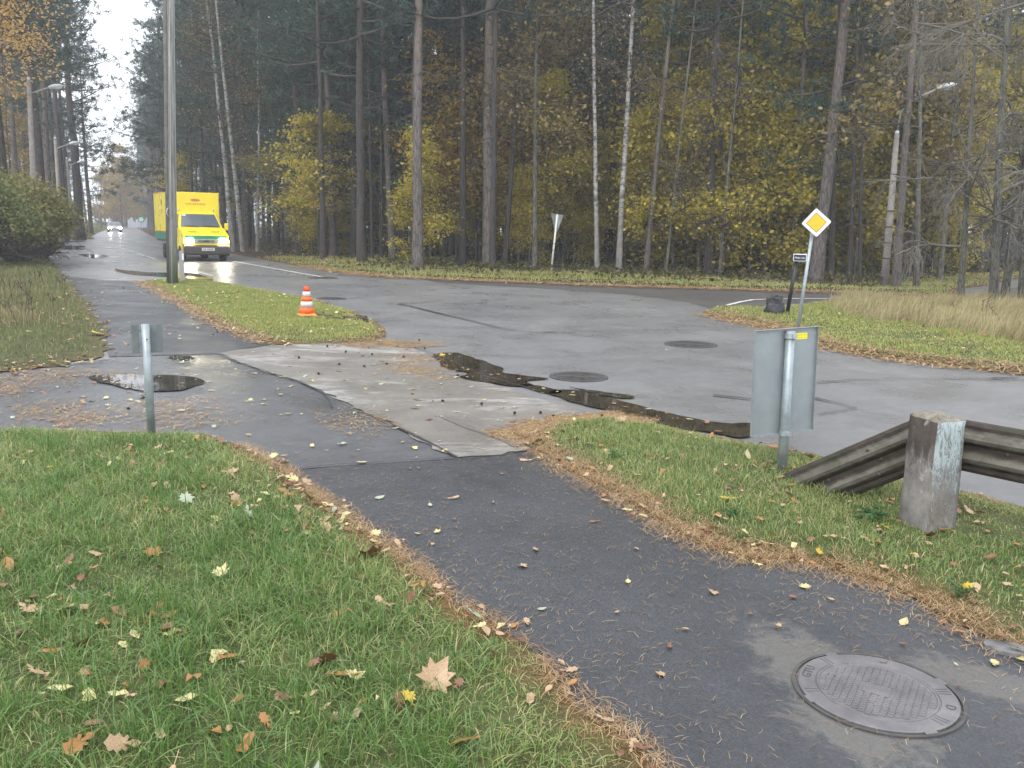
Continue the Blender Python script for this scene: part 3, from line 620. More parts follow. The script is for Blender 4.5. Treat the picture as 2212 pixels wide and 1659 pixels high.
# ------------------------------------------------------------------ fallen leaves
def leaf_outline(kind_):
    if kind_ == 'maple':
        a = [(-90, .30), (-62, .42), (-48, .25), (-20, .52), (-6, .36), (12, .46), (22, .34), (44, .56), (58, .36), (74, .44), (90, .66), (106, .44), (122, .36), (136, .56), (158, .34), (168, .46), (186, .36), (200, .52), (228, .25), (242, .42)]
        return [(r * math.cos(math.radians(d)), r * math.sin(math.radians(d))) for d, r in a]
    if kind_ == 'oak':
        o = [(.05, -.55), (.12, -.38), (.08, -.28), (.24, -.16), (.15, -.04), (.30, .10), (.19, .22), (.26, .38), (.10, .46), (0, .55)]
        return o + [(-x, y) for x, y in o[::-1][1:]]
    o = [(.03, -.5), (.20, -.32), (.30, -.08), (.24, .16), (.10, .38), (0, .55)]
    return o + [(-x, y) for x, y in o[::-1][1:]]
LEAFC = {'tan': (0.40, 0.27, 0.155), 'brown': (0.20, 0.095, 0.048), 'orange': (0.34, 0.155, 0.045), 'yellow': (0.52, 0.36, 0.03), 'pale yellow': (0.52, 0.45, 0.21), 'pale grey-green': (0.33, 0.37, 0.27)}
def leaf_material(cn, c):
    m, t, b = newmat('leaf_' + cn.replace(' ', '_').replace('-', '_'))
    v = coords(t, 'obj'); n = tnoise(t, v, 22, 5, 0.7)
    cc = ramp(t, n, [(0.3, tuple(x * 0.55 for x in c)), (0.5, c), (0.75, tuple(min(0.8, x * 1.25) for x in c))])
    t.links.new(cc, b.inputs['Base Color']); b.inputs['Roughness'].default_value = 0.45
    return m
LM = {k: leaf_material(k, c) for k, c in LEAFC.items()}
def leaf_mb(shape, rng, curl=0.25, mb=None, loc=(0, 0, 0), size=1.0, rot=0.0, tilt=(0, 0)):
    o = np.array(leaf_outline(shape)); n = len(o)
    inner = o * 0.45; cv = rng.normal(curl, 0.15, 3); ph = rng.uniform(0, 6.28)
    def zz(p): return cv[0] * p[:, 0] ** 2 * 1.2 + cv[1] * np.abs(p[:, 1]) ** 2 * 0.7 + 0.05 * np.sin(9 * p[:, 0] + ph) * np.abs(p[:, 1])
    st = np.array([[0.012, o[:, 1].min()], [0.012, o[:, 1].min() - 0.42], [-0.012, o[:, 1].min() - 0.42], [-0.012, o[:, 1].min()]])
    P = np.concatenate([o, inner, [[0, 0]], st]); z = zz(P); z[-4:] += np.array([0, 0.08, 0.08, 0])
    V = np.column_stack([P, z + 0.02]) * size
    tx, ty = tilt
    R = np.array(Matrix.Rotation(rot, 3, 'Z') @ Matrix.Rotation(tx, 3, 'X') @ Matrix.Rotation(ty, 3, 'Y'))
    V = V @ R.T + np.array(loc)
    F = [(i, (i + 1) % n, n + (i + 1) % n, n + i) for i in range(n)] + [(n + i, n + (i + 1) % n, 2 * n) for i in range(n)] + [(2 * n + 1, 2 * n + 2, 2 * n + 3, 2 * n + 4)]
    mb = mb or MB(); mb.add(V, F, rng.uniform(0, 1)); return mb
_lr = np.random.default_rng(3)
LMESH = {(s, c): [leaf_mb(s, _lr).mesh('fallen_leaf', LM[c], True) for _ in range(2)] for s in ('maple', 'oak', 'birch') for c in LEAFC}
SNAME = {'maple': 'maple leaf', 'oak': 'oak leaf', 'birch': 'small oval leaf'}
def put_leaf(x, y, z, shape, col, size, label, group, rot=None, tilt=0.18):
    o = put('fallen_leaf', LMESH[(shape, col)][_lr.integers(2)])
    o.location = (x, y, z); o.rotation_euler = (_lr.normal(0, tilt), _lr.normal(0, tilt), _lr.uniform(0, 6.28) if rot is None else rot)
    o.scale = (size,) * 3
    return tag(o, label, 'leaf', group)
# leaves one can point at, each where it lies
KNOWN = [
 (940, 1472, 'maple', 'tan', 0.150, 'large pale tan maple leaf spread flat on the near grass edge'),
 (740, 1462, 'oak', 'orange', 0.125, 'curled orange-brown leaf leaning in a clump on the near grass'),
 (764, 1466, 'maple', 'pale yellow', 0.085, 'pale cream leaf beside the curled orange-brown clump on the near grass'),
 (706, 1432, 'oak', 'brown', 0.130, 'dark brown leaf standing upright behind the cream leaf on the grass'),
 (881, 1508, 'maple', 'yellow', 0.070, 'small bright yellow leaf just below the large tan maple leaf'),
 (862, 1520, 'oak', 'brown', 0.085, 'dark grey-brown leaf under the small yellow leaf on the grass'),
 (884, 1538, 'oak', 'orange', 0.085, 'orange leaf lying below the small yellow leaf on the grass'),
 (180, 1103, 'maple', 'yellow', 0.120, 'bright yellow maple leaf alone on the upper near grass'),
 (476, 1242, 'maple', 'pale yellow', 0.095, 'cream pointed leaf in the middle of the near grass'),
 (137, 1322, 'maple', 'pale yellow', 0.090, 'cream star-shaped leaf on the left of the near grass'),
 (60, 1320, 'oak', 'tan', 0.110, 'tan curled leaf left of the cream star-shaped leaf'),
 (76, 1455, 'oak', 'tan', 0.100, 'pinkish tan leaf sunk in the grass at the left margin'),
 (170, 1612, 'oak', 'orange', 0.110, 'orange oak leaf low in the grass near the bottom left'),
 (262, 1612, 'oak', 'tan', 0.110, 'grey-tan leaf standing among blades beside the orange oak leaf'),
 (1005, 1606, 'oak', 'orange', 0.115, 'ochre leaf leaning on the grass near the bottom of the verge'),
 (1132, 1640, 'maple', 'tan', 0.085, 'pinkish tan maple leaf at the very bottom of the near verge'),
 (400, 1080, 'maple', 'pale grey-green', 0.110, 'pale grey-green leaf lying on the upper near grass'),
 (538, 1112, 'oak', 'pale grey-green', 0.100, 'pale silvery leaf near the path edge on the upper grass'),
 (800, 1205, 'maple', 'brown', 0.170, 'large reddish brown maple leaf on the needle edge of the path'),
 (503, 1022, 'maple', 'tan', 0.120, 'tan maple leaf on the corner of the near verge'),
 (210, 722, 'maple', 'yellow', 0.260, 'big bright yellow maple leaf beside the far path'),
 (1540, 1286, 'maple', 'tan', 0.062, 'tan maple leaf on the dark path right of the middle'),
 (1737, 1273, 'maple', 'pale yellow', 0.066, 'cream maple leaf on the path near its right edge'),
 (1952, 1350, 'birch', 'pale yellow', 0.070, 'folded pale yellow leaf with a raised stalk on the path'),
 (2147, 1440, 'oak', 'pale yellow', 0.072, 'cream oak leaf on the path right of the manhole cover'),
 (1130, 1229, 'maple', 'tan', 0.062, 'tan maple leaf in the middle of the dark path'),
 (1138, 1350, 'oak', 'tan', 0.060, 'dull tan leaf on the path nearer the left edge'),
 (1428, 1464, 'maple', 'tan', 0.048, 'small tan leaf alone on the path left of the manhole'),
 (1887, 1529, 'birch', 'tan', 0.030, 'small tan leaf scrap lying on the near manhole cover'),
 (1170, 1322, 'birch', 'pale grey-green', 0.050, 'pale green oval leaf on the middle of the path'),
 (820, 1080, 'birch', 'pale grey-green', 0.075, 'olive leaf on the path below the tar seam'),
 (980, 1080, 'oak', 'tan', 0.075, 'long tan leaf on the path below the concrete corner'),
 (1285, 1131, 'oak', 'brown', 0.060, 'curled brown leaf on the path by its right needle edge'),
 (1157, 1193, 'oak', 'tan', 0.065, 'tan oak leaf above the middle tan maple leaf on the path'),
 (945, 1154, 'maple', 'pale yellow', 0.050, 'cream star-shaped leaf near the left side of the path'),
 (1608, 1153, 'birch', 'pale yellow', 0.075, 'pale yellow oval leaf on the needles by the guard rail verge'),
 (1668, 1163, 'maple', 'yellow', 0.085, 'bright yellow leaf on the needles below the guard rail end'),
 (1912, 1142, 'maple', 'yellow', 0.080, 'yellow leaf in the grass left of the concrete guard post'),
 (2160, 1385, 'oak', 'pale yellow', 0.110, 'large cream leaf at the right margin on the path edge'),
 (2205, 1408, 'oak', 'pale yellow', 0.100, 'yellowish leaf cut by the right margin above the manhole'),
 (1845, 1062, 'maple', 'brown', 0.080, 'red-brown leaf under the sloping rail'),
 (1135, 998, 'oak', 'tan', 0.090, 'tan leaf on the path just below the concrete corner'),
 (395, 890, 'oak', 'pale grey-green', 0.12, 'pale leaf on the wet crossing right of the small grey post'),
 (1440, 758, 'birch', 'tan', 0.05, 'small leaf on the road beside the far manhole'),
 (545, 1000, 'maple', 'pale yellow', 0.10, 'cream leaf on the needle edge at the verge corner'),
 (410, 985, 'oak', 'pale yellow', 0.10, 'pale leaf on the grass below the small grey post'),
 (956, 770, 'maple', 'yellow', 0.13, 'yellow leaf floating at the near end of the kerb puddle'),
]
for x, y, s, c, sz, lab in KNOWN:
    g = G(x, y); z = float(zat(g[None])[0])
    ins = z > 0.02
    if ins: g = G(x, y, z + 0.01)
    tl = 0.45 if ins else 0.12
    put_leaf(g[0], g[1], z + (0.022 if ins else 0.002), s, c, sz, lab, None, tilt=tl)
PAL = ['tan', 'tan', 'tan', 'brown', 'brown', 'brown', 'orange', 'orange', 'pale yellow', 'pale grey-green', 'yellow']
WHERE = []
def scatter(n, P, where, group, size, shapes, pal=PAL, big=True, tilt=0.3, lift=0.012):
    """Individual leaves: the ones that show largest."""
    P = P[:n]; z = zat(P)
    for k in range(len(P)):
        s = shapes[_lr.integers(len(shapes))]; c = pal[_lr.integers(len(pal))]
        put_leaf(P[k, 0], P[k, 1], z[k] + lift, s, c, size * _lr.uniform(0.6, 1.3), '%s %s %s' % (c, SNAME[s], where), group, tilt=tilt)
P = vL.sample(1500); P = P[(P[:, 1] < 6.5)]; scatter(95, P, 'among others in the near verge grass', 'leaves scattered over the near verge', 0.080, ['maple', 'oak', 'oak', 'birch', 'oak'], tilt=0.55, lift=0.016)
P = along(eL, 45, 0.06, -0.04); scatter(45, P, 'caught in the needles at the left path edge', 'leaves along the left path edge', 0.065, ['oak', 'maple', 'birch'], ['tan', 'brown', 'tan', 'pale yellow'], lift=0.014)
P = vR.sample(900, near=(np.array([0, 3.2]), np.array([6, 9]))); scatter(70, P, 'in the short grass round the guard rail', 'leaves on the guard rail verge', 0.080, ['maple', 'oak', 'birch'], tilt=0.4, lift=0.02)
P = RNG.uniform((-3, 3), (4, 8), (600, 2)); P = P[inside(P, poly_px(path_near)) & in_view(np.column_stack([P, np.zeros(len(P))]))]
scatter(30, P, 'on the open dark path', 'small leaves strewn over the path', 0.038, ['birch', 'birch', 'oak', 'maple'], ['tan', 'pale yellow', 'brown', 'tan', 'pale grey-green'], tilt=0.12, lift=0.004)
def leaf_stuff(name, P, size, shapes, pal, label, lift=0.01, tilt=0.35):
    z = zat(P); mbs = {}
    for k in range(len(P)):
        c = pal[_lr.integers(len(pal))]; mb = mbs.setdefault(c, MB())
        s = size * _lr.uniform(0.35, 1.5)
        # a leaf this small in view is two folded blades
        a = _lr.uniform(0, 6.28); ca, sa = math.cos(a), math.sin(a); t1, t2 = _lr.normal(0, tilt, 2)
        V = np.array([(0, -.5, 0), (.26, -.2, t1 * .3), (.22, .06, 0), (0, .52, t2 * .3), (-.2, .03, 0), (-.29, -.12, t1 * .3), (.2, .3, t2 * .25), (-.24, .24, t2 * .2)]) * s
        V = np.column_stack([V[:, 0] * ca - V[:, 1] * sa + P[k, 0], V[:, 0] * sa + V[:, 1] * ca + P[k, 1], V[:, 2] + z[k] + lift])
        mb.add(V, [(0, 1, 2, 4, 5), (2, 6, 3, 7, 4)], 0.5)
    for c, mb in mbs.items(): kind(mb.build(name, LM[c]), 'stuff', c + ' ' + label)
leaf_stuff('fallen_leaves', vI.sample(420), 0.085, None, ['tan', 'pale yellow', 'orange', 'pale yellow'], 'leaves on the island turf', 0.03)
_e = np.concatenate([along([(300, 609), (400, 662), (450, 690), (515, 720), (583, 746), (700, 745), (830, 735)], 260, 0.12)])
leaf_stuff('fallen_leaves', _e, 0.08, None, ['tan', 'brown', 'pale yellow'], 'leaves along the island edge')
_e = RNG.uniform((-12, 6), (4, 16), (2500, 2)); _e = _e[(inside(_e, poly_px(mid)) | inside(_e, poly_px(drive)))][:330]
leaf_stuff('fallen_leaves', _e, 0.07, None, ['tan', 'pale yellow', 'pale grey-green', 'brown'], 'leaves on the crossing and driveway', 0.004, 0.25)
_e = RNG.uniform((-14, 13), (-3, 26), (2500, 2)); _e = _e[inside(_e, poly_px(path_far))][:130]
leaf_stuff('fallen_leaves', _e, 0.075, None, ['pale yellow', 'tan', 'pale grey-green'], 'leaves on the far path', 0.004, 0.25)
leaf_stuff('fallen_leaves', vN.sample(420, near=(np.array([2, 8]), np.array([26, 34]))), 0.10, None, ['tan', 'pale yellow', 'orange', 'brown'], 'leaves on the far corner grass', 0.04)
_e = along([(240, 772), (228, 735), (208, 690), (185, 655), (160, 620), (142, 596)], 90, .12, -.08); leaf_stuff('fallen_leaves', np.concatenate([_e, along([(0, 806), (130, 790), (240, 775)], 80, .15, .05)]), .075, None, ['tan', 'brown', 'pale yellow', 'orange'], 'leaves along the rough verge edge', .012)
leaf_stuff('fallen_leaves', vU.sample(260, near=(np.array([-20, 6]), np.array([-4, 28]))), 0.09, None, ['tan', 'yellow', 'orange', 'pale yellow'], 'leaves on the rough left verge', 0.05)
_e = vF.sample(9000, near=(np.array([-30, 30]), np.array([30, 60])), dmax=62); _e = _e[edge_dist(_e, vF.B) > 0.3][:2600]
leaf_stuff('fallen_leaves', _e, 0.16, None, ['brown', 'orange', 'tan'], 'leaves on the floor of the wood', 0.22)
_e = np.concatenate([along([(940, 768), (1000, 800), (1100, 825), (1200, 850), (1300, 865), (1450, 905), (1600, 935)], 150, 0.16), along([(215, 825), (300, 842), (440, 832)], 60, 0.15)])
leaf_stuff('fallen_leaves', _e[::3], 0.06, None, ['tan', 'pale yellow', 'brown'], 'leaves floating on the puddles', 0.010, 0.1)
leaf_stuff('fallen_leaves', vR.sample(260, near=(np.array([0, 3.2]), np.array([7, 12]))), 0.055, None, ['tan', 'brown', 'brown', 'orange', 'tan'], 'leaf scraps round the guard rail', 0.014, 0.5)
_e = vL.sample(2500); _e = _e[noise2(_e[:, 0], _e[:, 1], 1.3) > -.1][:420]; leaf_stuff('fallen_leaves', _e, 0.066, None, ['tan', 'tan', 'brown', 'orange', 'pale yellow'], 'leaf scraps sunk in the near verge grass', 0.012, 0.6)
_e = along(eL, 60, 0.07, -0.03); leaf_stuff('fallen_leaves', _e, 0.05, None, ['tan', 'brown', 'orange'], 'leaf scraps in the left path edge', 0.012, 0.5)
_e = along(eR, 75, 0.10, 0.06); leaf_stuff('fallen_leaves', _e, 0.055, None, ['tan', 'brown', 'orange', 'pale yellow'], 'leaf scraps in the right path edge', 0.012, 0.5)
# pine cones on the driveway
cone_me = MB()
for k in range(5):
    for j in range(7):
        a = j * 2 * PI / 7 + k * 0.45; r = 0.017 * math.sin((k + 1) / 6 * PI); z = 0.008 + 0.009 * k
        cone_me.add([(r * .4 * math.cos(a), r * .4 * math.sin(a), z), (r * 1.2 * math.cos(a - .35), r * 1.2 * math.sin(a - .35), z + .002), (r * 1.5 * math.cos(a), r * 1.5 * math.sin(a), z + .006), (r * 1.2 * math.cos(a + .35), r * 1.2 * math.sin(a + .35), z + .002)], [(0, 1, 2, 3)])
cone_me.lathe([(0.006, 0.0), (0.016, 0.014), (0.013, 0.034), (0.003, 0.05)], 7)
cone_me = cone_me.mesh('pine_cone', plain('cone_scale', (0.035, 0.022, 0.015), 0.8))
for k, (x, y) in enumerate([(648, 776), (705, 752), (730, 790), (745, 765), (805, 770), (860, 752), (905, 738), (920, 756), (838, 789), (870, 775), (992, 815), (1008, 822), (1198, 903), (1149, 968), (1330, 985), (1250, 968), (1040, 880), (1110, 900), (790, 795), (690, 812), (1300, 910), (282, 888), (960, 870), (1165, 897)]):
    g = G(x, y); o = put('pine_cone', cone_me); o.location = (g[0], g[1], float(zat(g[None])[0]) + 0.008); o.rotation_euler = (_lr.uniform(0.8, 1.6), 0, _lr.uniform(0, 6.28)); o.scale = (0.72,) * 3
    tag(o, 'small dark pine cone lying on the pale driveway or its needle edge', 'pine cone', 'pine cones on the driveway')
# clods of turned soil beside the cone
clod = MB()
for k in range(90):
    u = _lr.uniform(0, 1); g = G(655 + 140 * u + _lr.normal(0, 8), 684 + 12 * u + _lr.normal(0, 4)); s = _lr.uniform(0.02, 0.07)
    V = _lr.normal(0, 1, (8, 3)); V = np.array([(-1, -1, -1), (1, -1, -1), (1, 1, -1), (-1, 1, -1), (-.7, -.7, 1), (.7, -.7, 1), (.7, .7, 1), (-.7, .7, 1)]) * s * 0.6 + V * s * 0.18
    clod.add(V * np.array([1.3, 1.3, .6]) + np.array([g[0], g[1], 0.06]), [(0, 3, 2, 1), (4, 5, 6, 7), (0, 1, 5, 4), (1, 2, 6, 5), (2, 3, 7, 6), (3, 0, 4, 7)])
kind(clod.build('soil_clods', plain('turned_soil', (0.055, 0.040, 0.028), 0.9, var=0.4, scale=20)), 'stuff', 'bare clods of soil beside the traffic cone')
# herb by the guard post
def herb(x, y, n, R, label):
    g = G(x, y, 0.05); t = thing('weed_plant', label, 'plant', (g[0], g[1], 0.05)); lm = MB(); sm = MB()
    for k in range(n):
        a = _lr.uniform(0, 6.28); r = R * _lr.uniform(.3, 1); h = R * _lr.uniform(.25, .8); p = np.array([r * math.cos(a), r * math.sin(a), h])
        sm.tube([(0, 0, -.01), p * .5 + np.array([0, 0, .02]), p], 0.0016, 3, False)
        for q in range(3): leaf_mb('oak', _lr, .2, lm, p + _lr.normal(0, R * .13, 3), R * .42, a + _lr.normal(0, .9), (_lr.normal(0, .35), _lr.normal(0, .35)))
    sm.build('stem', M['herb'], t); lm.build('leaves', M['herb'], t)
herb(1885, 1125, 26, 0.10, 'low green jagged-leaved weed left of the concrete guard post')
herb(1590, 1120, 12, 0.07, 'small green weed in the grass left of the sloping rail')
herb(2070, 1285, 12, 0.07, 'small green weed on the right verge above the path edge')
herb(1325, 995, 10, 0.08, 'green weed at the needle tip of the guard rail verge')

g = G(2178, 1402, .02); r_ = np.random.default_rng(2); n_ = 14; A_ = np.arange(n_) * 2 * PI / n_; mb = MB(); mb.add(np.concatenate([np.column_stack([np.cos(A_) * .12 * r_.uniform(.85, 1.1, n_) * s_, np.sin(A_) * .06 * r_.uniform(.85, 1.1, n_) * s_, np.full(n_, z_)]) for s_, z_ in ((.85, -.03), (.86, .012), (.8, .02))]), [tuple((k * n_ + i, k * n_ + (i + 1) % n_, (k + 1) * n_ + (i + 1) % n_, (k + 1) * n_ + i)) for k in range(2) for i in range(n_)] + [tuple(2 * n_ + i for i in range(n_))])
o = mb.build('flat_stone', plain('pale_stone', (.17, .17, .17), .8, var=.3, scale=20, bmp=.004)); o.location = (g[0], g[1], .015); o.rotation_euler = (0, 0, -.5); tag(o, 'flat grey stone under cream leaves at the right margin of the path', 'stone')
# ------------------------------------------------------------------ the small built things
def facing(x, y): return math.atan2(x, y)           # azimuth of a spot as seen from the path
def aimed(t, base, top_px):
    """Lean a post so that it stands as surveyed: base point, and the direction its top tips to."""
    return t

# delineator with split plate (left)
g = G(328, 940, 0.03); t = thing('marker_post', 'small grey metal post with a split square plate on the near grass', 'post', (g[0], g[1], 0.0), -facing(*g) + 0.1)
mb = MB(); mb.tube([(0, 0, -.1), (-.004, 0, .5), (-.008, 0, .962)], .033, 14); mb.build('post', M['galvpost'], t, True)
for nm, c, w in (('plate', -.083, .058), ('plate', .066, .118)):
    mb = MB(); mb.box((c, .036, .838), (w, .004, .235)); mb.build(nm, M['sheetd'], t, bevel=.001)
mb = MB(); mb.box((.0, .032, .92), (.06, .012, .025)); mb.box((0, .032, .76), (.06, .012, .025)); mb.build('bracket', M['galv'], t)
mb = MB(); mb.lathe([(.006, 0), (.006, .004)], 8); o = mb.build('bolt', M['black'], t); o.location = (-.004, -.034, .84); o.rotation_euler = (PI / 2, 0, 0)

# back of a square sign by the guard rail
g = G(1690, 1015, 0.05); t = thing('road_sign', 'grey back of a rectangular road sign on a leaning steel post', 'road sign', (g[0], g[1], 0.0), -facing(*g))
lean = np.array([-.016, 0, 1.0])
mb = MB(); mb.tube([(0, 0, -.15), lean * .5, lean * 1.10], [.040, .036, .034], 16); mb.build('post', M['galvpost'], t, True)
pa = math.radians(40)
mb = MB(); PWD, PHT = .565, .79
mb.box((-.03, 0, 0), (PWD, .0025, PHT))
for sx in (-1, 1): mb.box((-.03 + sx * PWD / 2, -.011, 0), (.003, .024, PHT + .003))
for sz in (-1, 1): mb.box((-.03, -.011, sz * PHT / 2), (PWD - .004, .024, .003))
pl = mb.build('plate', M['sheet'], t, bevel=.0015); pl.location = (-.018, .050, .722); pl.rotation_euler = (0, math.radians(-2.0), pa)
for z in (1.065, .335):
    mb = MB(); mb.lathe([(.041, -.018), (.041, .018)], 16, (-.016 * z, 0, 0)); mb.box((-.016 * z + .03, -.028, 0), (.04, .018, .03), pa)
    o = mb.build('clamp', M['galv'], t); o.location = (0, 0, z)
mb = MB(); mb.box((0, 0, 0), (.105, .001, .046)); st = mb.build('sticker', M['sticker'], pl); st.location = (.115, -.0022, .33)
mb = MB()
for k in range(2):
    for j in range(7): mb.box((-.038 + j * .0125, -.0008, .009 - .02 * k), (.009, .0006, .005))
mb.build('print', plain('sticker_print', (0.42, 0.34, 0.02), 0.5), pl).location = (.115, -.0025, .33)

# concrete guard post and the steel beams bolted behind it
g0 = G(2000, 1137, 0.04)
t = thing('guard_post', 'square concrete post with peeling pale blue paint', 'post', (g0[0], g0[1], 0.0), math.radians(45) - facing(*g0) + math.radians(2))
def post_mat(side):
    m, tt, b = newmat('peeling_paint' if side else 'stained_concrete')
    v = coords(tt, 'obj'); n = tnoise(tt, v, 7, 6, .7); n2 = tnoise(tt, coords(tt, 'obj', (9, 9, 2.5)), 3.0, 7, .75, .5)
    conc = ramp(tt, n, [(.3, (.12, .112, .102)), (.55, (.225, .212, .195)), (.75, (.31, .295, .275))])
    sx = tt.nodes.new('ShaderNodeSeparateXYZ'); tc = tt.nodes.new('ShaderNodeTexCoord'); tt.links.new(tc.outputs['Object'], sx.inputs[0])
    def zr(a, b_):
        mr = tt.nodes.new('ShaderNodeMapRange'); mr.inputs['From Min'].default_value = a; mr.inputs['From Max'].default_value = b_; tt.links.new(sx.outputs['Z'], mr.inputs['Value']); return mr.outputs['Result']
    if side:
        paint = ramp(tt, n, [(.3, (.27, .335, .345)), (.7, (.42, .485, .495))])
        ad = tt.nodes.new('ShaderNodeMath'); ad.operation = 'MULTIPLY_ADD'; ad.inputs[1].default_value = .28; tt.links.new(zr(.1, .62), ad.inputs[0]); tt.links.new(n2, ad.inputs[2])
        c = mixc(tt, conc, paint, ramp(tt, ad.outputs['Value'], [(.61, 0.), (.67, 1.)]))
        c = mixc(tt, c, (.085, .058, .040), ramp(tt, n2, [(.52, 0.), (.57, .85), (.62, 0.)]))
        c = mixc(tt, c, (.16, .14, .12), ramp(tt, tnoise(tt, coords(tt, 'obj', (14, 14, 5)), 3.0, 7, .8), [(.54, 0.), (.62, .8)]))
    else:
        ad = tt.nodes.new('ShaderNodeMath'); ad.operation = 'MULTIPLY_ADD'; ad.inputs[1].default_value = .55; tt.links.new(zr(.25, .60), ad.inputs[0]); tt.links.new(n2, ad.inputs[2])
        c = mixc(tt, conc, ramp(tt, n, [(.3, (.030, .022, .018)), (.6, (.078, .060, .052)), (.75, (.16, .128, .112))]), ramp(tt, ad.outputs['Value'], [(.72, 0.), (.95, .9)]))
        c = mixc(tt, c, (.36, .34, .33), ramp(tt, tnoise(tt, coords(tt, 'obj', (6, 6, 4)), 2.2, 4), [(.64, 0.), (.68, .7)]))
    tt.links.new(c, b.inputs['Base Color']); b.inputs['Roughness'].default_value = .75; b.inputs['Specular IOR Level'].default_value = .3
    bump(tt, b, n2, .8, .012); return m
cm_moss = plain('mossy_concrete_top', (0.20, 0.18, 0.14), 0.9, var=0.5, scale=20, bmp=0.01)
a_ = .112; zt = .735; r_ = np.random.default_rng(5)
def ring(z, s): 
    P = []
    for k in range(4):
        for u in np.linspace(0, 1, 6)[:-1]:
            c = [(-1, -1), (1, -1), (1, 1), (-1, 1)]; p, q = np.array(c[k]), np.array(c[(k + 1) % 4]); xy = (p + (q - p) * u) * s
            if u == 0: xy = xy * .965
            P.append((xy[0], xy[1], z))
    return np.array(P)
zs = [-.12, 0, .12, .25, .38, .5, .6, .68, .725]; V = np.concatenate([ring(z, a_ * (1.05 - .05 * z / .73)) for z in zs] + [ring(zt + .004, a_ * .96), ring(zt + .012, a_ * .45)])
V[20:] += r_.normal(0, .0022, V[20:].shape); V[-20:, 2] += r_.normal(.004, .006, 20); V[180:200, 2] += np.linspace(-.012, .012, 20)
mb = MB(); n = len(zs) + 2; F = {}
fl = []; fr = []; tp = []
for i in range(n - 1):
    for j in range(20):
        q = (i * 20 + j, i * 20 + (j + 1) % 20, (i + 1) * 20 + (j + 1) % 20, (i + 1) * 20 + j)
        (tp if i >= len(zs) - 1 else (fr if j // 5 in (0, 2) else fl)).append(q)
tp.append(tuple((n - 1) * 20 + k for k in range(20)))
mb.add(V, fl, .5, 0); 
for fs, m_ in ((fr, 1), (tp, 2)):
    for k_ in (4, 20):
        qs = [q for q in fs if len(q) == k_]
        if qs: mb.F.append((np.array(qs), np.full(len(qs), m_)))
GP_FL, GP_FR = post_mat(0), post_mat(1)
mb.build('concrete_column', [GP_FL, GP_FR, cm_moss], t, True, 0)
rail_m = None
def rail_mat():
    m, tt, b = newmat('weathered_rail'); v = coords(tt, 'obj'); n = tnoise(tt, v, 5, 7, .72, .4); n2 = tnoise(tt, coords(tt, 'obj', (1, 1, 3)), 9, 6, .75)
    a = tt.nodes.new('ShaderNodeAttribute'); a.attribute_name = 'tint'
    metal = ramp(tt, n, [(.28, (.060, .055, .043)), (.5, (.112, .103, .082)), (.72, (.175, .162, .132))])
    grime = ramp(tt, n2, [(.3, (.020, .017, .014)), (.7, (.070, .052, .040))])  # dark tone for grime blotches and for shade painted into the grooves
    ad = tt.nodes.new('ShaderNodeMath'); ad.operation = 'MULTIPLY_ADD'; ad.inputs[1].default_value = .9; tt.links.new(n2, ad.inputs[0]); tt.links.new(a.outputs['Fac'], ad.inputs[2])
    c = mixc(tt, grime, metal, ramp(tt, ad.outputs['Value'], [(.72, 0.), (1.0, 1.)]))
    c = mixc(tt, c, (.035, .055, .018), ramp(tt, tnoise(tt, v, 3.5, 5, .7), [(.56, 0.), (.68, .55)]))
    tt.links.new(c, b.inputs['Base Color']); b.inputs['Roughness'].default_value = .7; b.inputs['Metallic'].default_value = .0; b.inputs['Specular IOR Level'].default_value = .35
    bump(tt, b, n2, .4, .006); return m
rail_m = rail_mat()
# W profile: (height, depth, tint painting ribs lit and grooves shaded, on top of grime)
PROF = [(.160, -.018, .05), (.155, 0.0, .05), (.135, .012, .15), (.112, .010, .35), (.085, .046, .55), (.062, .056, .6), (.040, .046, .5), (.012, .006, .1), (-.012, .006, .1), (-.040, .046, .55), (-.062, .056, .6), (-.085, .046, .5), (.0 - .112, .010, .2), (-.135, .012, .08), (-.155, 0., .05), (-.160, -.018, .05)]
def beam(name, path, side, label, upv, ext=.003):
    """A W-beam swept along a path; side is the horizontal unit vector its ribs bulge to."""
    P = np.array(path, float); n = len(P); s = np.array(side, float)
    V, T = [], []
    for off in (0.0, -ext):
        for p, up in zip(P, upv):
            for h, d, q in PROF: V.append(p + np.array(up) * h + s * (d + off)); T.append(q)
    K = len(PROF); F = []
    for i in range(n - 1):
        for j in range(K - 1):
            a = i * K + j; F.append((a, a + 1, a + K + 1, a + K)); b_ = n * K + a; F.append((b_, b_ + K, b_ + K + 1, b_ + 1))
    for i in range(n - 1):
        for j in (0, K - 1): a = i * K + j; F.append((a, a + K, n * K + a + K, n * K + a))
    for i in (0, n - 1):
        for j in range(K - 1): a = i * K + j; F.append((a, a + 1, n * K + a + 1, n * K + a))
    return MB().add(V, F, T).build(name, rail_m)
rd = G(2212, 1098) - G(1950, 1038); rd = rd / np.linalg.norm(rd); rn = np.array([-rd[1], rd[0]])
if rn @ (-g0) < 0: rn = -rn                         # towards the path side (the ribs as seen from the path)
pc = g0 - rn * 0.185                                  # the beams run behind the post
zc = .545
b1 = beam('guard_rail', [(*(pc + rd * u), zc + dz) for u, dz in ((-.16, 0), (.6, -.005), (1.4, -.012), (2.4, -.02), (3.6, -.03))], (-rn[0], -rn[1], 0) if False else (rn[0], rn[1], 0), '', [(0, 0, 1)] * 5)
tag(b1, 'level rusty steel guard beam running right from the concrete post', 'guard rail')
u0 = -.165
ang = math.atan2(.64, 1.0)
up = np.array([-rd[0] * -math.sin(ang) * -1, -rd[1] * -math.sin(ang) * -1, math.cos(ang)])
up = np.array([*( -rd * math.sin(ang)), math.cos(ang)])
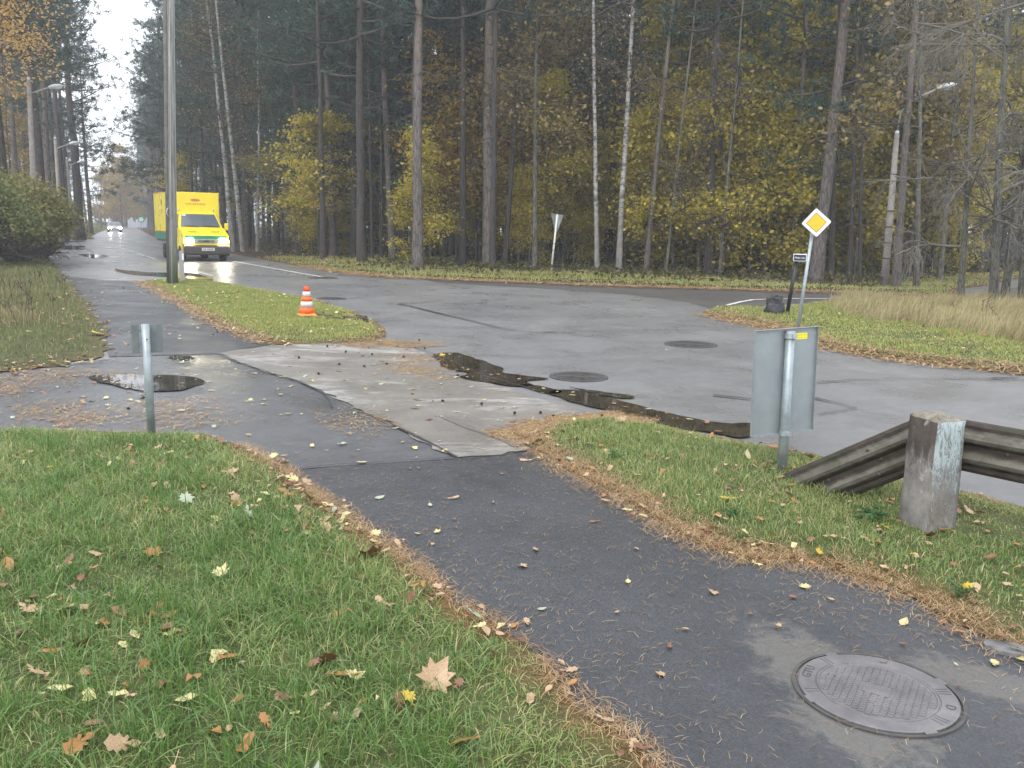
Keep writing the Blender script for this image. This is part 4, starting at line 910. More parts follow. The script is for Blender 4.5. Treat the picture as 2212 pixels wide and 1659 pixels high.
pts = [(*(pc + rn * .0 + rd * (-.15 - d * math.cos(ang))), zc - .03 - d * math.sin(ang)) for d in (0, .35, .7, 1.05, 1.42)]
b2 = beam('guard_rail', pts, (rn[0], rn[1], 0), '', [up] * 5)
tag(b2, 'sloping dirty guard beam end diving into the grass left of the concrete post', 'guard rail')

for rl, spots in ((b1, [(.35, 0), (.75, 0), (.80, .09), (.80, -.09)]),):
    for u, h in spots:
        mb = MB(); mb.lathe([(.0135, 0), (.012, .006), (.005, .010)], 8); o = mb.build('bolt', M['plastic'], rl); p = pc + rd * u + rn * (.006 if h == 0 else .05); o.location = (p[0], p[1], zc - .008 * u + h); o.rotation_euler = Vector((rn[0], rn[1], 0)).to_track_quat('Z', 'Y').to_euler()
for dd_, h in ((.30, 0), (.72, 0), (1.1, 0), (.34, .085), (.34, -.085)):
    mb = MB(); mb.lathe([(.0135, 0), (.012, .006), (.005, .010)], 8); o = mb.build('bolt', M['plastic'], b2); p = pc + rd * (-.15 - dd_ * math.cos(ang)) - rd * math.sin(ang) * h + rn * (.006 if h == 0 else .046); o.location = (p[0], p[1], zc - .03 - dd_ * math.sin(ang) + math.cos(ang) * h); o.rotation_euler = Vector((rn[0], rn[1], 0)).to_track_quat('Z', 'Y').to_euler()
# traffic cone
g = G(663, 683, 0.05); t = thing('traffic_cone', 'orange and white traffic cone on bare soil by the road', 'traffic cone', (g[0], g[1], 0.045), -facing(*g) + .12)
mb = MB(); s = .185
mb.box((0, 0, .014), (2 * s, 2 * s, .028)); o = mb.build('base', M['redp'], t, bevel=.008)
mb = MB(); mb.box((0, 0, .046), (2 * s * .96, 2 * s * .96, .036), taper=.80); mb.build('base_skirt', M['conebase'], t, bevel=.01)
rr = lambda z: .150 + (.045 - .150) * (z - .06) / (.57 - .06)
for nm, z0, z1, m_, ex in (('sleeve', .062, .185, 'orangep', 0), ('white_band', .185, .292, 'conewhite', .004), ('sleeve', .292, .385, 'orangep', 0.002), ('white_band', .385, .48, 'conewhite', .004), ('tip', .48, .575, 'redp', 0.002)):
    mb = MB(); mb.lathe([(rr(z0) + ex, z0), (rr(z1) + ex, z1 - .001), (rr(z1) - .006, z1)], 28, cap=True); mb.build(nm, M[m_], t, True)

# marker post with reflector in front of the truck
g = G(394, 606, 0.05); t = thing('marker_post', 'grey roadside post with a white reflector beside the timber pole', 'post', (g[0], g[1], 0.0), -facing(*g))
mb = MB(); mb.box((0, 0, .42), (.135, .05, 1.0), taper=.95); mb.build('post', plain('grey_plastic', (0.30, 0.29, 0.29), 0.6), t, bevel=.012)
mb = MB(); mb.box((.042, -.028, .755), (.05, .006, .20)); mb.build('reflector', M['white'], t)

# paired timber pole
g = G(372, 613, 0.05); t = thing('utility_pole', 'tall weathered timber pole pair with mossy foot on the grass island', 'pole', (g[0], g[1], 0.0), -facing(*g))
_d = float(np.linalg.norm(g)); _q = AT(368, 0, _d); _az = facing(*g); ux = ((_q[0] - g[0]) * math.cos(_az) - (_q[1] - g[1]) * math.sin(_az)) / _q[2]
mb = MB(); mb.tube([(.03, 0, -.2), (.03 + ux, 0, 1), (.02 + ux * 4, 0, 4), (ux * 10.6, 0, 10.6)], [.118, .110, .095, .080], 16); mb.build('front_pole', M['timber'], t, True)
mb = MB(); mb.tube([(-.055, .16, -.2), (-.085 + ux * 2.5, .15, 2.5), (-.13 + ux * 10.3, .14, 10.3)], [.095, .085, .07], 14); mb.build('rear_pole', plain('dark_timber', (0.10, 0.095, 0.085), 0.85, var=.4, scale=5), t, True)
mb = MB(); mb.tube([(-.08 + ux * 2 - .05 * math.sin(a), -.09 * math.sin(a) ** 2 - .02, 2.03 - .11 * math.cos(a)) for a in np.linspace(0, PI, 12)], .010, 6); mb.build('wire_loop', M['leadgrey'], t)
mb = MB(); mb.tube([(-.01, -.12, -.1), (-.02 + ux * 2, -.112, 2.0), (-.03 + ux * 10.4, -.09, 10.4)], .008, 5); mb.tube([(.13, -.04, -.1), (.12 + ux * 2, -.04, 2.0), (.075 + ux * 10.4, -.04, 10.4)], .007, 5); mb.build('ground_wire', M['galv'], t)
mb = MB(); mb.box((-.05 + ux * 9.9, .06, 9.9), (1.3, .10, .10)); mb.build('cross_arm', M['timber'], t)
POLE_TOP = np.array([g[0], g[1], 10.0])

# diamond priority sign
g = G(1727, 700, 0.06); g = G(1721, 722, .06); t = thing('road_sign', 'yellow and white diamond priority sign on a leaning grey post', 'road sign', (g[0], g[1], 0.0), -facing(*g))
X2, Y2 = 0, 0
top = AT(1755, 500, float(np.linalg.norm(g)) + .1); tl = np.array([top[0] - g[0], top[1] - g[1], 0]); c_, s_ = math.cos(facing(*g)), math.sin(facing(*g))
tl = np.array([tl[0] * c_ - tl[1] * s_, tl[0] * s_ + tl[1] * c_, 0]); zt_ = top[2]
mb = MB(); mb.tube([(0, 0, -.1), tl * .5 + np.array([0, 0, zt_ * .5]), tl + np.array([0, 0, zt_])], .030, 12); mb.build('post', M['galvpost'], t, True)
hd = AT(1763, 481, float(np.linalg.norm(g)) + .05); hv = np.array([hd[0] - g[0], hd[1] - g[1]]); hv = np.array([hv[0] * c_ - hv[1] * s_, 0])
def rounded_square(s, r, n=5):
    P = []
    for k in range(4):
        a0 = k * PI / 2; cx, cy = (s - r) * np.array([(1, 1), (-1, 1), (-1, -1), (1, -1)][k])
        for j in range(n + 1): a = a0 + PI / 2 * j / n; P.append((cx + r * math.cos(a), cy + r * math.sin(a)))
    return np.array(P)
def slab(P, y0, y1, rot=0.0):
    c, s = math.cos(rot), math.sin(rot); P = P @ np.array([[c, s], [-s, c]]); n = len(P)
    V = np.concatenate([np.column_stack([P[:, 0], np.full(n, y0), P[:, 1]]), np.column_stack([P[:, 0], np.full(n, y1), P[:, 1]])])
    return V, [tuple(range(n)), tuple(range(2 * n - 1, n - 1, -1))] + [(i, i + n, (i + 1) % n + n, (i + 1) % n) for i in range(n)]
for nm, s, r, y0, y1, m_ in (('backing_plate', .178, .030, -.036, -.031, 'sheet'), ('white_border', .172, .026, -.0385, -.0362, 'white'), ('black_line', .122, .010, -.0405, -.0387, 'darkprint'), ('amber_field', .113, .008, -.043, -.0407, 'yelloww')):
    mb = MB(); mb.add(*slab(rounded_square(s, r), y0, y1, PI / 4 + .08)); o = mb.build(nm, M[m_], t); o.location = (hv[0], 0, hd[2]); o.rotation_euler = (0, 0, .10)
mb = MB(); mb.box((0, -.016, 0), (.09, .035, .03)); o = mb.build('clamp', M['galv'], t); o.location = (hv[0] - .005, 0, hd[2] + .04)

# street-name post
def text_mesh(name, body, size, mat, ext=.001):
    cu = bpy.data.curves.new(name, 'FONT'); cu.body = body; cu.size = size; cu.extrude = ext; cu.align_x = 'CENTER'; cu.align_y = 'CENTER'; cu.resolution_u = 2
    o = bpy.data.objects.new(name, cu); COL.objects.link(o); bpy.context.view_layer.update()
    me = bpy.data.meshes.new_from_object(o.evaluated_get(bpy.context.evaluated_depsgraph_get())); bpy.data.objects.remove(o); bpy.data.curves.remove(cu)
    me.materials.clear(); me.materials.append(mat); me.name = name; return me
g = G(1699, 678, .06); t = thing('street_name_sign', 'black post carrying a small navy street name plate', 'street sign', (g[0], g[1], 0.0), -facing(*g))
mb = MB(); mb.tube([(0, 0, -.1), (.06, 0, .6), (.135, 0, 1.30)], .042, 12); mb.build('post', M['black'], t, True)
mb = MB(); mb.box((.20, -.055, 1.30), (.31, .10, .165)); bx = mb.build('name_box', M['black'], t, bevel=.02)
mb = MB(); mb.box((.188, -.108, 1.303), (.276, .006, .158)); mb.build('plate_rim', M['white'], t, bevel=.0028)
mb = MB(); mb.box((.188, -.1125, 1.300), (.250, .003, .128)); mb.build('plate', M['navy'], t)
o = put('lettering', text_mesh('lettering', 'Mežu iela', .056, M['white']), t); o.location = (.188, -.1155, 1.298); o.rotation_euler = (PI / 2, 0, 0)
mb = MB(); mb.box((.357, -.055, 1.295), (.004, .02, .13)); mb.build('edge_strip', M['leadgrey'], t)

# rubbish bag
g = G(1677, 681, .06); t = bpy.data.objects; r_ = np.random.default_rng(11)
nz, na = 14, 26; V = []; mb = MB()
prof = [(0.0, .0), (.17, .0), (.215, .04), (.22, .10), (.205, .17), (.18, .24), (.165, .29), (.172, .325), (.18, .36), (.16, .385), (.12, .375), (.10, .385), (.05, .37), (.0, .37)]
for i, (r, z) in enumerate(prof):
    for j in range(na):
        a = j * 2 * PI / na; w = 1 + .10 * math.sin(3 * a + z * 19) + .08 * math.sin(7 * a - z * 31 + 1) + .05 * math.sin(11 * a + z * 60)
        fold = .035 * math.sin(2 * a + .7) * (z > .27)
        V.append((r * w * math.cos(a), r * w * .85 * math.sin(a), z + fold + (.012 * math.sin(5 * a + i) if 1 < i else 0)))
V = np.array(V) + r_.normal(0, .006, (len(V), 3)); V[:, 2] = np.maximum(V[:, 2], 0)
i = np.arange(len(prof) - 1)[:, None] * na; j = np.arange(na)[None]; j2 = (j + 1) % na
mb.add(V, np.stack([i + j, i + j2, i + na + j2, i + na + j], -1).reshape(-1, 4))
bm_, tt, b = newmat('bag_film'); b.inputs['Base Color'].default_value = (.014, .016, .022, 1); b.inputs['Roughness'].default_value = .22; b.inputs['Specular IOR Level'].default_value = .8
bump(tt, b, tnoise(tt, coords(tt, 'obj', (1, 1, 2.2)), 14, 5, .6, 1.2), 1.0, .03)
o = mb.build('rubbish_bag', bm_, None, True); o.location = (g[0] + .02, g[1] + .25, .045); o.rotation_euler = (0, 0, .4)
tag(o, 'crumpled black plastic rubbish bag standing behind the street name post', 'rubbish bag')

# give-way sign seen from behind
g = G(1190, 588, .06); t = thing('road_sign', 'back of a triangular give way sign on a white pole', 'road sign', (g[0], g[1], 0.0), -facing(*g))
dd = float(np.linalg.norm(g)); top = AT(1204, 463, dd); hx = (top[0] - g[0]) * math.cos(facing(*g)) - (top[1] - g[1]) * math.sin(facing(*g))
mb = MB(); mb.tube([(0, 0, -.1), (hx * .5, 0, top[2] * .5), (hx, 0, top[2])], .042, 12); mb.build('post', plain('pale_post', (.62, .62, .55), .5), t, True)
for z in (.95, 1.2): 
    mb = MB(); mb.lathe([(.044, -.012), (.044, .012)], 12); mb.build('joint', M['plastic'], t).location = (hx * z / top[2], 0, z)
s_ = .42; P_ = []
for k in range(3):
    a = -PI / 2 + k * 2 * PI / 3; c = np.array([math.cos(a), math.sin(a)]) * .46
    for u in np.linspace(-1, 1, 5): P_.append(c + .045 * np.array([math.cos(a + u * PI / 3), math.sin(a + u * PI / 3)]))
mb = MB(); mb.add(*slab(np.array(P_), .0, .006)); pl = mb.build('plate', M['galv'], t); pl.location = (hx * .93, .055, top[2] - .27); pl.rotation_euler = (0, .09, math.radians(-58))
for z in (-.02, -.3):
    mb = MB(); mb.box((hx * .93, .03, top[2] - .12 + z), (.12, .05, .03)); mb.build('bracket', M['galv'], t)

# manholes
def cast_mat():
    m, t, b = newmat('cast_iron'); v = coords(t, 'obj'); n = tnoise(t, v, 6, 5, .65)
    t.links.new(ramp(t, n, [(.3, (.105, .100, .104)), (.55, (.160, .152, .156)), (.7, (.20, .187, .185))]), b.inputs['Base Color']); b.inputs['Roughness'].default_value = .42; b.inputs['Metallic'].default_value = .15
    bump(t, b, tnoise(t, v, 90, 3), .35, .003); return m
CAST = cast_mat(); CASTD = plain('worn_iron', (.075, .070, .066), .5, .2, .3, 8)
g = mh; t = thing('manhole_cover', 'large round cast iron manhole cover in the near path', 'manhole cover', (g[0], g[1], .012), math.radians(-31))
R0 = .300
mb = MB(); mb.lathe([(R0 + .024, -.02), (R0 + .024, .004), (R0 + .010, .004), (R0 + .010, -.016)], 64, cap=False); mb.lathe([(R0 + .03, -.012), (.001, -.0115)], 64, cap=False); mb.build('frame_ring', CASTD, t)
mb = MB(); mb.lathe([(R0, -.012), (R0, .006), (R0 - .006, .009), (.234, .009), (.232, .0055), (.229, .0055), (.227, .009), (.221, .009), (.2195, .0055), (.001, .0055)], 72, cap=False); mb.build('lid', CAST, t)
mb = MB(); st = .0255; q = .0105                                       # raised studs of the grid
for ix in range(-9, 10):
    for iy in range(-12, 13):
        x, y = ix * st, iy * .0185 + (.009 if ix % 2 else 0)
        if math.hypot(x, y) < .207 and not (abs(y) < .045 and abs(x) < .055): mb.box((x, y, .0072), (st - .0035, .0155, .0036), taper=.9)
mb.box((0, 0, .0072), (.10, .08, .0036)); kind(mb.build('studs', CAST, t), 'stuff')
for k in range(4): a = k * PI / 2 + .8; MB().box((R0 * 1.0 * math.cos(a), R0 * math.sin(a), .006), (.05, .03, .005), a + PI / 2).build('lug', CAST, t)
for body, ang in (('GTU', PI), ('D', 0.05)):
    o = put('lettering', text_mesh('lettering', body, .052, CASTD, .0012), t); o.location = (.264 * math.cos(ang), .264 * math.sin(ang), .0095); o.rotation_euler = (0, 0, ang - PI / 2)
mb = MB()
for a in (.45, .52, .59, 2.55, 2.62, 3.7, 3.77, -.35, -.42, -.5): mb.box((.262 * math.cos(a), .262 * math.sin(a), .0092), (.05, .003, .0016), a)
mb.build('rib', CASTD, t)
def road_manhole(x, y, wpx, label, rings=True):
    g = G(x, y); d = float(np.linalg.norm(g)); R = wpx / 2 / FPX * d
    t = thing('manhole_cover', label, 'manhole cover', (g[0], g[1], .004), random.uniform(0, 1))
    mb = MB(); mb.lathe([(R, -.02), (R, .012), (R * .86, .010), (R * .855, -.006)], 48, cap=False); mb.build('frame_ring', plain('frame_iron', (.085, .082, .08), .5, .2, .3, 8), t)
    mb = MB(); mb.lathe([(R * .84, -.02), (R * .84, .010), (.001, .010)], 48, cap=False)
    mb.build('lid', CASTD, t)
    mb = MB()
    for r in (.76, .6, .44, .28): mb.lathe([(R * r, .0102), (R * r, .016), (R * (r - .07), .016), (R * (r - .07), .0102)], 40, cap=False)
    mb.build('raised_ring', CASTD, t)
road_manhole(1250, 815, 128, 'round manhole cover in the road beside the kerb puddle')
road_manhole(1492, 745, 112, 'round manhole cover in the road nearer the far corner')
road_manhole(716, 645.5, 62, 'manhole cover in the road behind the traffic cone')
road_manhole(697, 600.5, 62, 'flat manhole cover at the end of the white centre line')

# street lamps
def lamp(base, top_xyz, arm, hl, label, group, r=.11, cap=True, rod=0.0, ranger=0.0, bands=0):
    t = thing('street_lamp', label, 'street lamp', (base[0], base[1], 0), -facing(base[0], base[1]), group)
    c_, s_ = math.cos(facing(base[0], base[1])), math.sin(facing(base[0], base[1]))
    d = np.array(top_xyz) - np.array([base[0], base[1], 0]); hx = d[0] * c_ - d[1] * s_; hz = d[2]
    mb = MB(); mb.tube([(0, 0, -.2), (hx * .5, 0, hz * .5), (hx, 0, hz)], [r * 1.25, r, r * .72], 12); mb.build('pole', M['concrete'], t, True)
    if cap: mb = MB(); mb.lathe([(.03, 0), (.07, .03), (.07, .09), (.03, .13)], 10); mb.build('insulator', M['white'], t).location = (hx, 0, hz)
    for k in range(bands): z = 1.0 + k * .55; mb = MB(); mb.lathe([(r * 1.22, 0), (r * 1.22, .05)], 12); mb.build('steel_band', M['plastic'], t).location = (hx * z / hz, 0, z)
    pts = [(hx + a, 0, hz + b) for a, b in arm]; mb = MB(); mb.tube(pts, .034, 8); mb.build('arm', M['galv'], t, True)
    p0, p1 = np.array(pts[-2]), np.array(pts[-1]); dr = (p1 - p0) / np.linalg.norm(p1 - p0); an = math.atan2(dr[2], dr[0])
    mb = MB(); n = 10; rad = [(.02 + .115 * math.sin(PI * min(1, .12 + u * .92)) ** .7) for u in np.linspace(0, 1, n)]
    mb.tube([(hl * u, 0, .03 * math.sin(PI * u)) for u in np.linspace(0, 1, n)], rad, 14); h = mb.build('lamp_head', M['leadgrey'], t, True); h.location = tuple(p1); h.rotation_euler = (0, -an * .55, 0); h.scale = (1, 1.1, .75)
    mb = MB(); mb.tube([(hl * u, 0, -.05 - .05 * math.sin(PI * (u - .3) / .6)) for u in np.linspace(.32, .88, 6)], [.03, .075, .085, .085, .07, .03], 12); mb.build('lens', plain('lamp_lens', (.55, .58, .58), .2), h, True)
g = G(1910, 616, .08); d = float(np.linalg.norm(g)); tp_ = AT(1937.5, 290, d)
lamp(g, tp_, [(0.0, .1), (.06, .75), (.25, 1.0), (.7, 1.28), (1.12, 1.46)], .62, 'concrete street lamp leaning against the wood on the right', None, .118, True, bands=4)
for k, (px_, py_, d, hx_, lab) in enumerate(((70, 200, 45, 62, 'tall concrete street lamp rising behind the bush, nearest on the left'), (127, 320, 62, 62, 'second street lamp along the left of the road beyond the bush'), (152, 358, 82, 0, 'third street lamp along the left of the road'), (183, 391, 118, 0, 'fourth street lamp, small, deep along the left of the road'), (214, 425, 180, 0, 'faint farthest street lamp at the left of the road'))):
    tp_ = AT(px_ - 8, py_ - 34 * 36 / d, d); b_ = AT(px_ + 6, 500, d)
    lamp(b_, tp_, [(.05, -.55), (.35, -.42), (.75, -.25)], .62, lab, 'street lamps along the left of the road', .12)

# round sign and fence by the far bend, car
g = AT(305, 474, 190); t = thing('road_sign', 'mint white round sign on a thin pole by the far bend', 'road sign', (g[0], g[1], 0), -facing(g[0], g[1]))
mb = MB(); mb.tube([(0, 0, 0), (0, 0, g[2])], .06, 8); mb.build('post', M['galv'], t)
mb = MB(); mb.add(*slab(np.array([(.42 * math.cos(a), .42 * math.sin(a)) for a in np.linspace(0, 2 * PI, 21)[:-1]]), -.10, -.07)); mb.build('disc', M['mint'], t).location = (0, 0, g[2])
mb = MB(); mb.add(*slab(np.array([(.62 * math.cos(a), .62 * math.sin(a)) for a in np.linspace(0, 2 * PI, 21)[:-1]]), -.065, -.04)); mb.build('backing', M['greenp'], t).location = (.05, 0, g[2])
g = AT(302, 486, 226); t = thing('board_fence', 'pale bluish board fence across the far end of the road', 'fence', (g[0], g[1], 0), -facing(g[0], g[1]))
fm = plain('pale_blue_board', (.50, .53, .60), .6)
for k in range(9): mb = MB(); h_ = 1.9 + .5 * math.sin(k * 2.1); mb.box((-2.3 + k * .56, 0, h_ / 2), (.5, .06, h_)); mb.build('board', fm, t)

def headlamp(t, x, y, z, w, h, m_, name='headlight'):
    mb = MB(); a = np.linspace(0, 2 * PI, 17)[:-1]; P = np.column_stack([np.sign(np.cos(a)) * np.abs(np.cos(a)) ** .6 * w / 2, np.sign(np.sin(a)) * np.abs(np.sin(a)) ** .6 * h / 2])
    V, F = slab(P, 0, .05); mb.add(V, F); o = mb.build(name, m_, t); o.location = (x, y, z); return o
def prism(mb, prof, x0, x1, inset=0.0, t=.5, m=0):
    """Side profile (y, z) pulled across the width from x0 to x1."""
    n = len(prof); V = [(x0, y, z) for y, z in prof] + [(x1, y, z) for y, z in prof]
    return mb.add(V, [tuple(range(n)), tuple(range(2 * n - 1, n - 1, -1))] + [(i, (i + 1) % n, (i + 1) % n + n, i + n) for i in range(n)], t, m)
def wheel(t, x, y, r, w):
    mb = MB(); mb.lathe([(r * .55, -w / 2), (r * .94, -w / 2), (r, -w * .3), (r, w * .3), (r * .94, w / 2), (r * .55, w / 2)], 24); ty = mb.build('wheel', M['rubber'], t); ty.location = (x, y, r); ty.rotation_euler = (0, PI / 2, 0)
    mb = MB(); mb.lathe([(r * .56, -w * .51), (r * .5, -w * .46), (r * .2, -w * .5), (.01, -w * .5)], 18, cap=False); mb.lathe([(.01, w * .5), (r * .2, w * .5), (r * .5, w * .46), (r * .56, w * .51)], 18, cap=False); mb.build('rim', M['silver'], ty)
# delivery truck: local -y is forward, x to its left as one faces it
tr = (G(480, 564.7) + G(393, 562.5)) / 2
head = math.radians(32.0)
t = thing('delivery_truck', 'yellow and green box delivery truck with lit headlights coming along the wet road', 'truck', (tr[0] - .08, tr[1] + .3, 0), head)
Wd = 2.0
mb = MB(); prism(mb, [(-.78, .48), (-.86, .60), (-.86, .95), (-.80, 1.12), (-.70, 1.20), (-.05, 1.44), (.02, 1.46), (.02, .48)], -Wd / 2, Wd / 2); mb.build('bonnet', M['yellowp'], t, bevel=.04)
mb = MB(); V = np.array([(-1.0, .03, .5), (1.0, .03, .5), (1.0, 1.55, .5), (-1.0, 1.55, .5), (-1.0, .03, 1.46), (1.0, .03, 1.46), (1.0, 1.55, 1.46), (-1.0, 1.55, 1.46), (-.82, .62, 2.18), (.82, .62, 2.18), (.82, 1.55, 2.25), (-.82, 1.55, 2.25)])
mb.add(V, [(0, 3, 2, 1), (0, 1, 5, 4), (1, 2, 6, 5), (2, 3, 7, 6), (3, 0, 4, 7), (4, 5, 9, 8), (5, 6, 10, 9), (6, 7, 11, 10), (7, 4, 8, 11), (8, 9, 10, 11)]); mb.build('cab', M['yellowp'], t, bevel=.05)
def quad_on(a, b, c, d, n, th, name, m_, par):
    a, b, c, d = map(np.array, (a, b, c, d)); n = np.array(n); V = [*(np.array([a, b, c, d]) + n * .006), *(np.array([a, b, c, d]) + n * (.006 + th))]
    mb = MB().add(V, [(0, 3, 2, 1), (4, 5, 6, 7), (0, 1, 5, 4), (1, 2, 6, 5), (2, 3, 7, 6), (3, 0, 4, 7)]); return mb.build(name, m_, par)
nrm = np.array([0, -.77, .63])
def ws(u, v): x = (1.0 - .18 * v); return (u * x, .03 + .59 * v, 1.46 + .72 * v)
quad_on(ws(-.90, .10), ws(.90, .10), ws(.88, .90), ws(-.88, .90), nrm, .012, 'windscreen', M['glass'], t)
for u0_, u1_ in ((-.75, -.1), (.1, .8)):
    mb = MB(); p, q = np.array(ws(u0_, .13)) + nrm * .03, np.array(ws(u1_, .10)) + nrm * .03; mb.tube([p, (p + q) / 2 + nrm * .015, q], .014, 6); mb.build('wiper', M['black'], t)
quad_on(ws(-.86, .78), ws(-.66, .78), ws(-.66, .86), ws(-.86, .86), nrm, .016, 'windscreen_sticker', M['white'], t)
for sx in (-1, 1):
    quad_on((sx * .985, .18, 1.50), (sx * .985, 1.2, 1.50), (sx * .84, 1.2, 2.10), (sx * .85, .66, 2.10), (sx * .97, 0, .24), .01, 'side_window', M['glass'], t)
    mb = MB(); mb.box((sx * 1.16, .12, 1.56), (.17, .10, .34)); o = mb.build('wing_mirror', M['yellowp'], t, bevel=.03)
    mb = MB(); mb.box((sx * 1.04, .14, 1.52), (.12, .04, .04)); mb.build('mirror_arm', M['black'], o)
    h = headlamp(t, sx * .76, -.885, .93, .40, .23, M['headlight']); h.rotation_euler = (0, 0, sx * .1)
    wheel(t, sx * .90, -.10, .35, .22)
    wheel(t, sx * .88, 3.5, .35, .30)
    mb = MB(); mb.lathe([(.02, 0), (.07, .02), (.08, .06), (.06, .10), (.01, .12)], 12); mb.build('roof_beacon', M['chrome'], t).location = (sx * .78, 1.0, 2.24)
quad_on((-.92, -.872, .985), (.92, -.872, .985), (.90, -.77, 1.145), (-.90, -.77, 1.145), (0, -.85, .5), .006, 'green_stripe', M['greenp'], t)
mb = MB(); mb.box((0, -.885, .91), (1.12, .05, .17)); o = mb.build('grille', plain('grille_grey', (.42, .41, .38), .4), t, bevel=.02)
for k in range(3): mb = MB(); mb.box((0, -.914, .87 + k * .038), (.72, .012, .018)); mb.build('grille_bar', M['black'], o)
mb = MB(); mb.box((0, -.92, .91), (.22, .012, .07)); mb.build('badge', M['plastic'], o)
for sx in (-1, 1): mb = MB(); mb.box((sx * .5, -.42, 1.318), (.36, .05, .012)); o = mb.build('bonnet_vent', M['black'], t); o.rotation_euler = (.35, 0, 0); o.location = (0, 0, .02); o.rotation_euler = (0, 0, 0)
mb = MB(); prism(mb, [(-.84, .28), (-.96, .34), (-.98, .66), (-.92, .74), (-.70, .74), (-.5, .3)], -1.0, 1.0); mb.build('bumper', M['plastic'], t, bevel=.04)
mb = MB(); mb.box((.05, -.995, .55), (.56, .02, .13)); o = mb.build('number_plate', M['plate'], t)
mb = MB()
for k, x in enumerate((-.2, -.13, -.02, .05, .12, .19)): mb.box((.05 + x, -1.008, .55), (.045, .004, .075))
mb.build('plate_print', plain('grey_print', (.16, .16, .16), .5), o)
mb = MB(); mb.box((0, 1.9, .42), (1.5, 4.6, .22)); mb.build('chassis', M['black'], t)
BX0, BX1, BH0, BH1 = .95, 5.35, .92, 3.12
mb = MB(); mb.box((0, (BX0 + BX1) / 2, (1.28 + BH1) / 2), (2.14, BX1 - BX0, BH1 - 1.28)); bo = mb.build('cargo_box', M['yellowp'], t, bevel=.03)
mb = MB(); mb.box((0, (BX0 + BX1) / 2, 1.09), (2.15, BX1 - BX0, .375)); mb.build('green_skirt', M['greenp'], t)
mb = MB(); mb.box((0, (BX0 + BX1) / 2, .85), (2.0, BX1 - BX0 - .1, .10)); mb.build('box_floor', M['black'], t)
for x in (-1.075, 1.075):
    for z in (1.3, 3.115): mb = MB(); mb.box((x, (BX0 + BX1) / 2, z), (.03, BX1 - BX0 + .02, .04)); mb.build('edge_trim', M['yelloww'], bo)
mb = MB(); a = np.linspace(0, 2 * PI, 25)[:-1]; V, F = slab(np.column_stack([.22 * np.cos(a), .065 * np.sin(a)]), -.004, 0); mb.add(V, F); mb.build('emblem', M['pinkprint'], bo).location = (-.02, BX0 - .003, 2.76)
mb = MB()
for k in range(11): mb.box((-.44 + k * .085, BX0 - .004, 2.585), (.055, .004, .07 + .02 * (k % 3)))
mb.build('faint_lettering', M['faintprint'], bo)
mb = MB(); V, F = slab(np.column_stack([.09 * np.cos(a), .15 * np.sin(a)]), -.004, 0); mb.add(V, F); o = mb.build('side_emblem', M['darkprint'], bo); o.location = (-1.073, 3.4, 2.65); o.rotation_euler = (0, 0, -PI / 2)
mb = MB(); mb.box((-1.074, 3.4, 2.25), (.004, .34, .20)); mb.build('side_print', M['faintprint'], bo)

# distant car with its lights on
cd = AT(247, 492, 135); t = thing('parked_car' if False else 'oncoming_car', 'silver car with bright headlights far along the road', 'car', (cd[0], cd[1], 0), math.radians(26))
mb = MB(); prism(mb, [(-2.1, .3), (-2.15, .62), (-1.95, .78), (-1.0, .92), (1.9, .95), (2.05, .6), (2.0, .3)], -.87, .87); mb.build('body', M['silver'], t, bevel=.05)
mb = MB(); V = np.array([(-.84, -1.0, .92), (.84, -1.0, .92), (.84, 1.8, .95), (-.84, 1.8, .95), (-.62, -.2, 1.45), (.62, -.2, 1.45), (.62, 1.2, 1.45), (-.62, 1.2, 1.45)]); mb.add(V, [(0, 3, 2, 1), (0, 1, 5, 4), (1, 2, 6, 5), (2, 3, 7, 6), (3, 0, 4, 7), (4, 5, 6, 7)]); cb = mb.build('cabin', M['silver'], t, bevel=.03)
quad_on((-.74, -.9, 1.0), (.74, -.9, 1.0), (.58, -.3, 1.38), (-.58, -.3, 1.38), (0, -.5, .86), .01, 'windscreen', M['glass'], cb)
mb = MB(); mb.box((0, -2.13, .42), (1.6, .12, .25)); mb.build('bumper', M['plastic'], t); mb = MB(); mb.box((0, -2.2, .45), (.5, .02, .11)); mb.build('number_plate', M['plate'], t)
for sx in (-1, 1):
    headlamp(t, sx * .62, -2.19, .66, .34, .20, M['headlight_f'])
    for y in (-1.3, 1.3): wheel(t, sx * .78, y, .31, .2)

# ------------------------------------------------------------------ trees
def unit(v): return v / (np.linalg.norm(v, axis=-1, keepdims=True) + 1e-9)
def sprays(mb, C, D, n, L, w, rng, tint, up=0.25, fwd=0.55):
    """n needle sprays on each clump centre C, fanning about D."""
    m = len(C); d = unit(rng.normal(0, 1, (m, n, 3)) + fwd * D[:, None, :] + np.array([0, 0, up]))
    ln = L * rng.uniform(.55, 1.15, (m, n, 1)); s = unit(np.cross(d, rng.normal(0, 1, (m, n, 3)))) * (w * rng.uniform(.6, 1.2, (m, n, 1)))
    c = C[:, None, :] + rng.normal(0, L * .18, (m, n, 3))
    V = np.stack([c - s * .5, c + s * .5, c + d * ln], 2).reshape(-1, 3)
    t = np.repeat(np.clip(tint[:, None] + rng.normal(0, .13, (m, n)), 0, 1).ravel(), 3)
    mb.add(V, np.arange(len(V)).reshape(-1, 3), t)
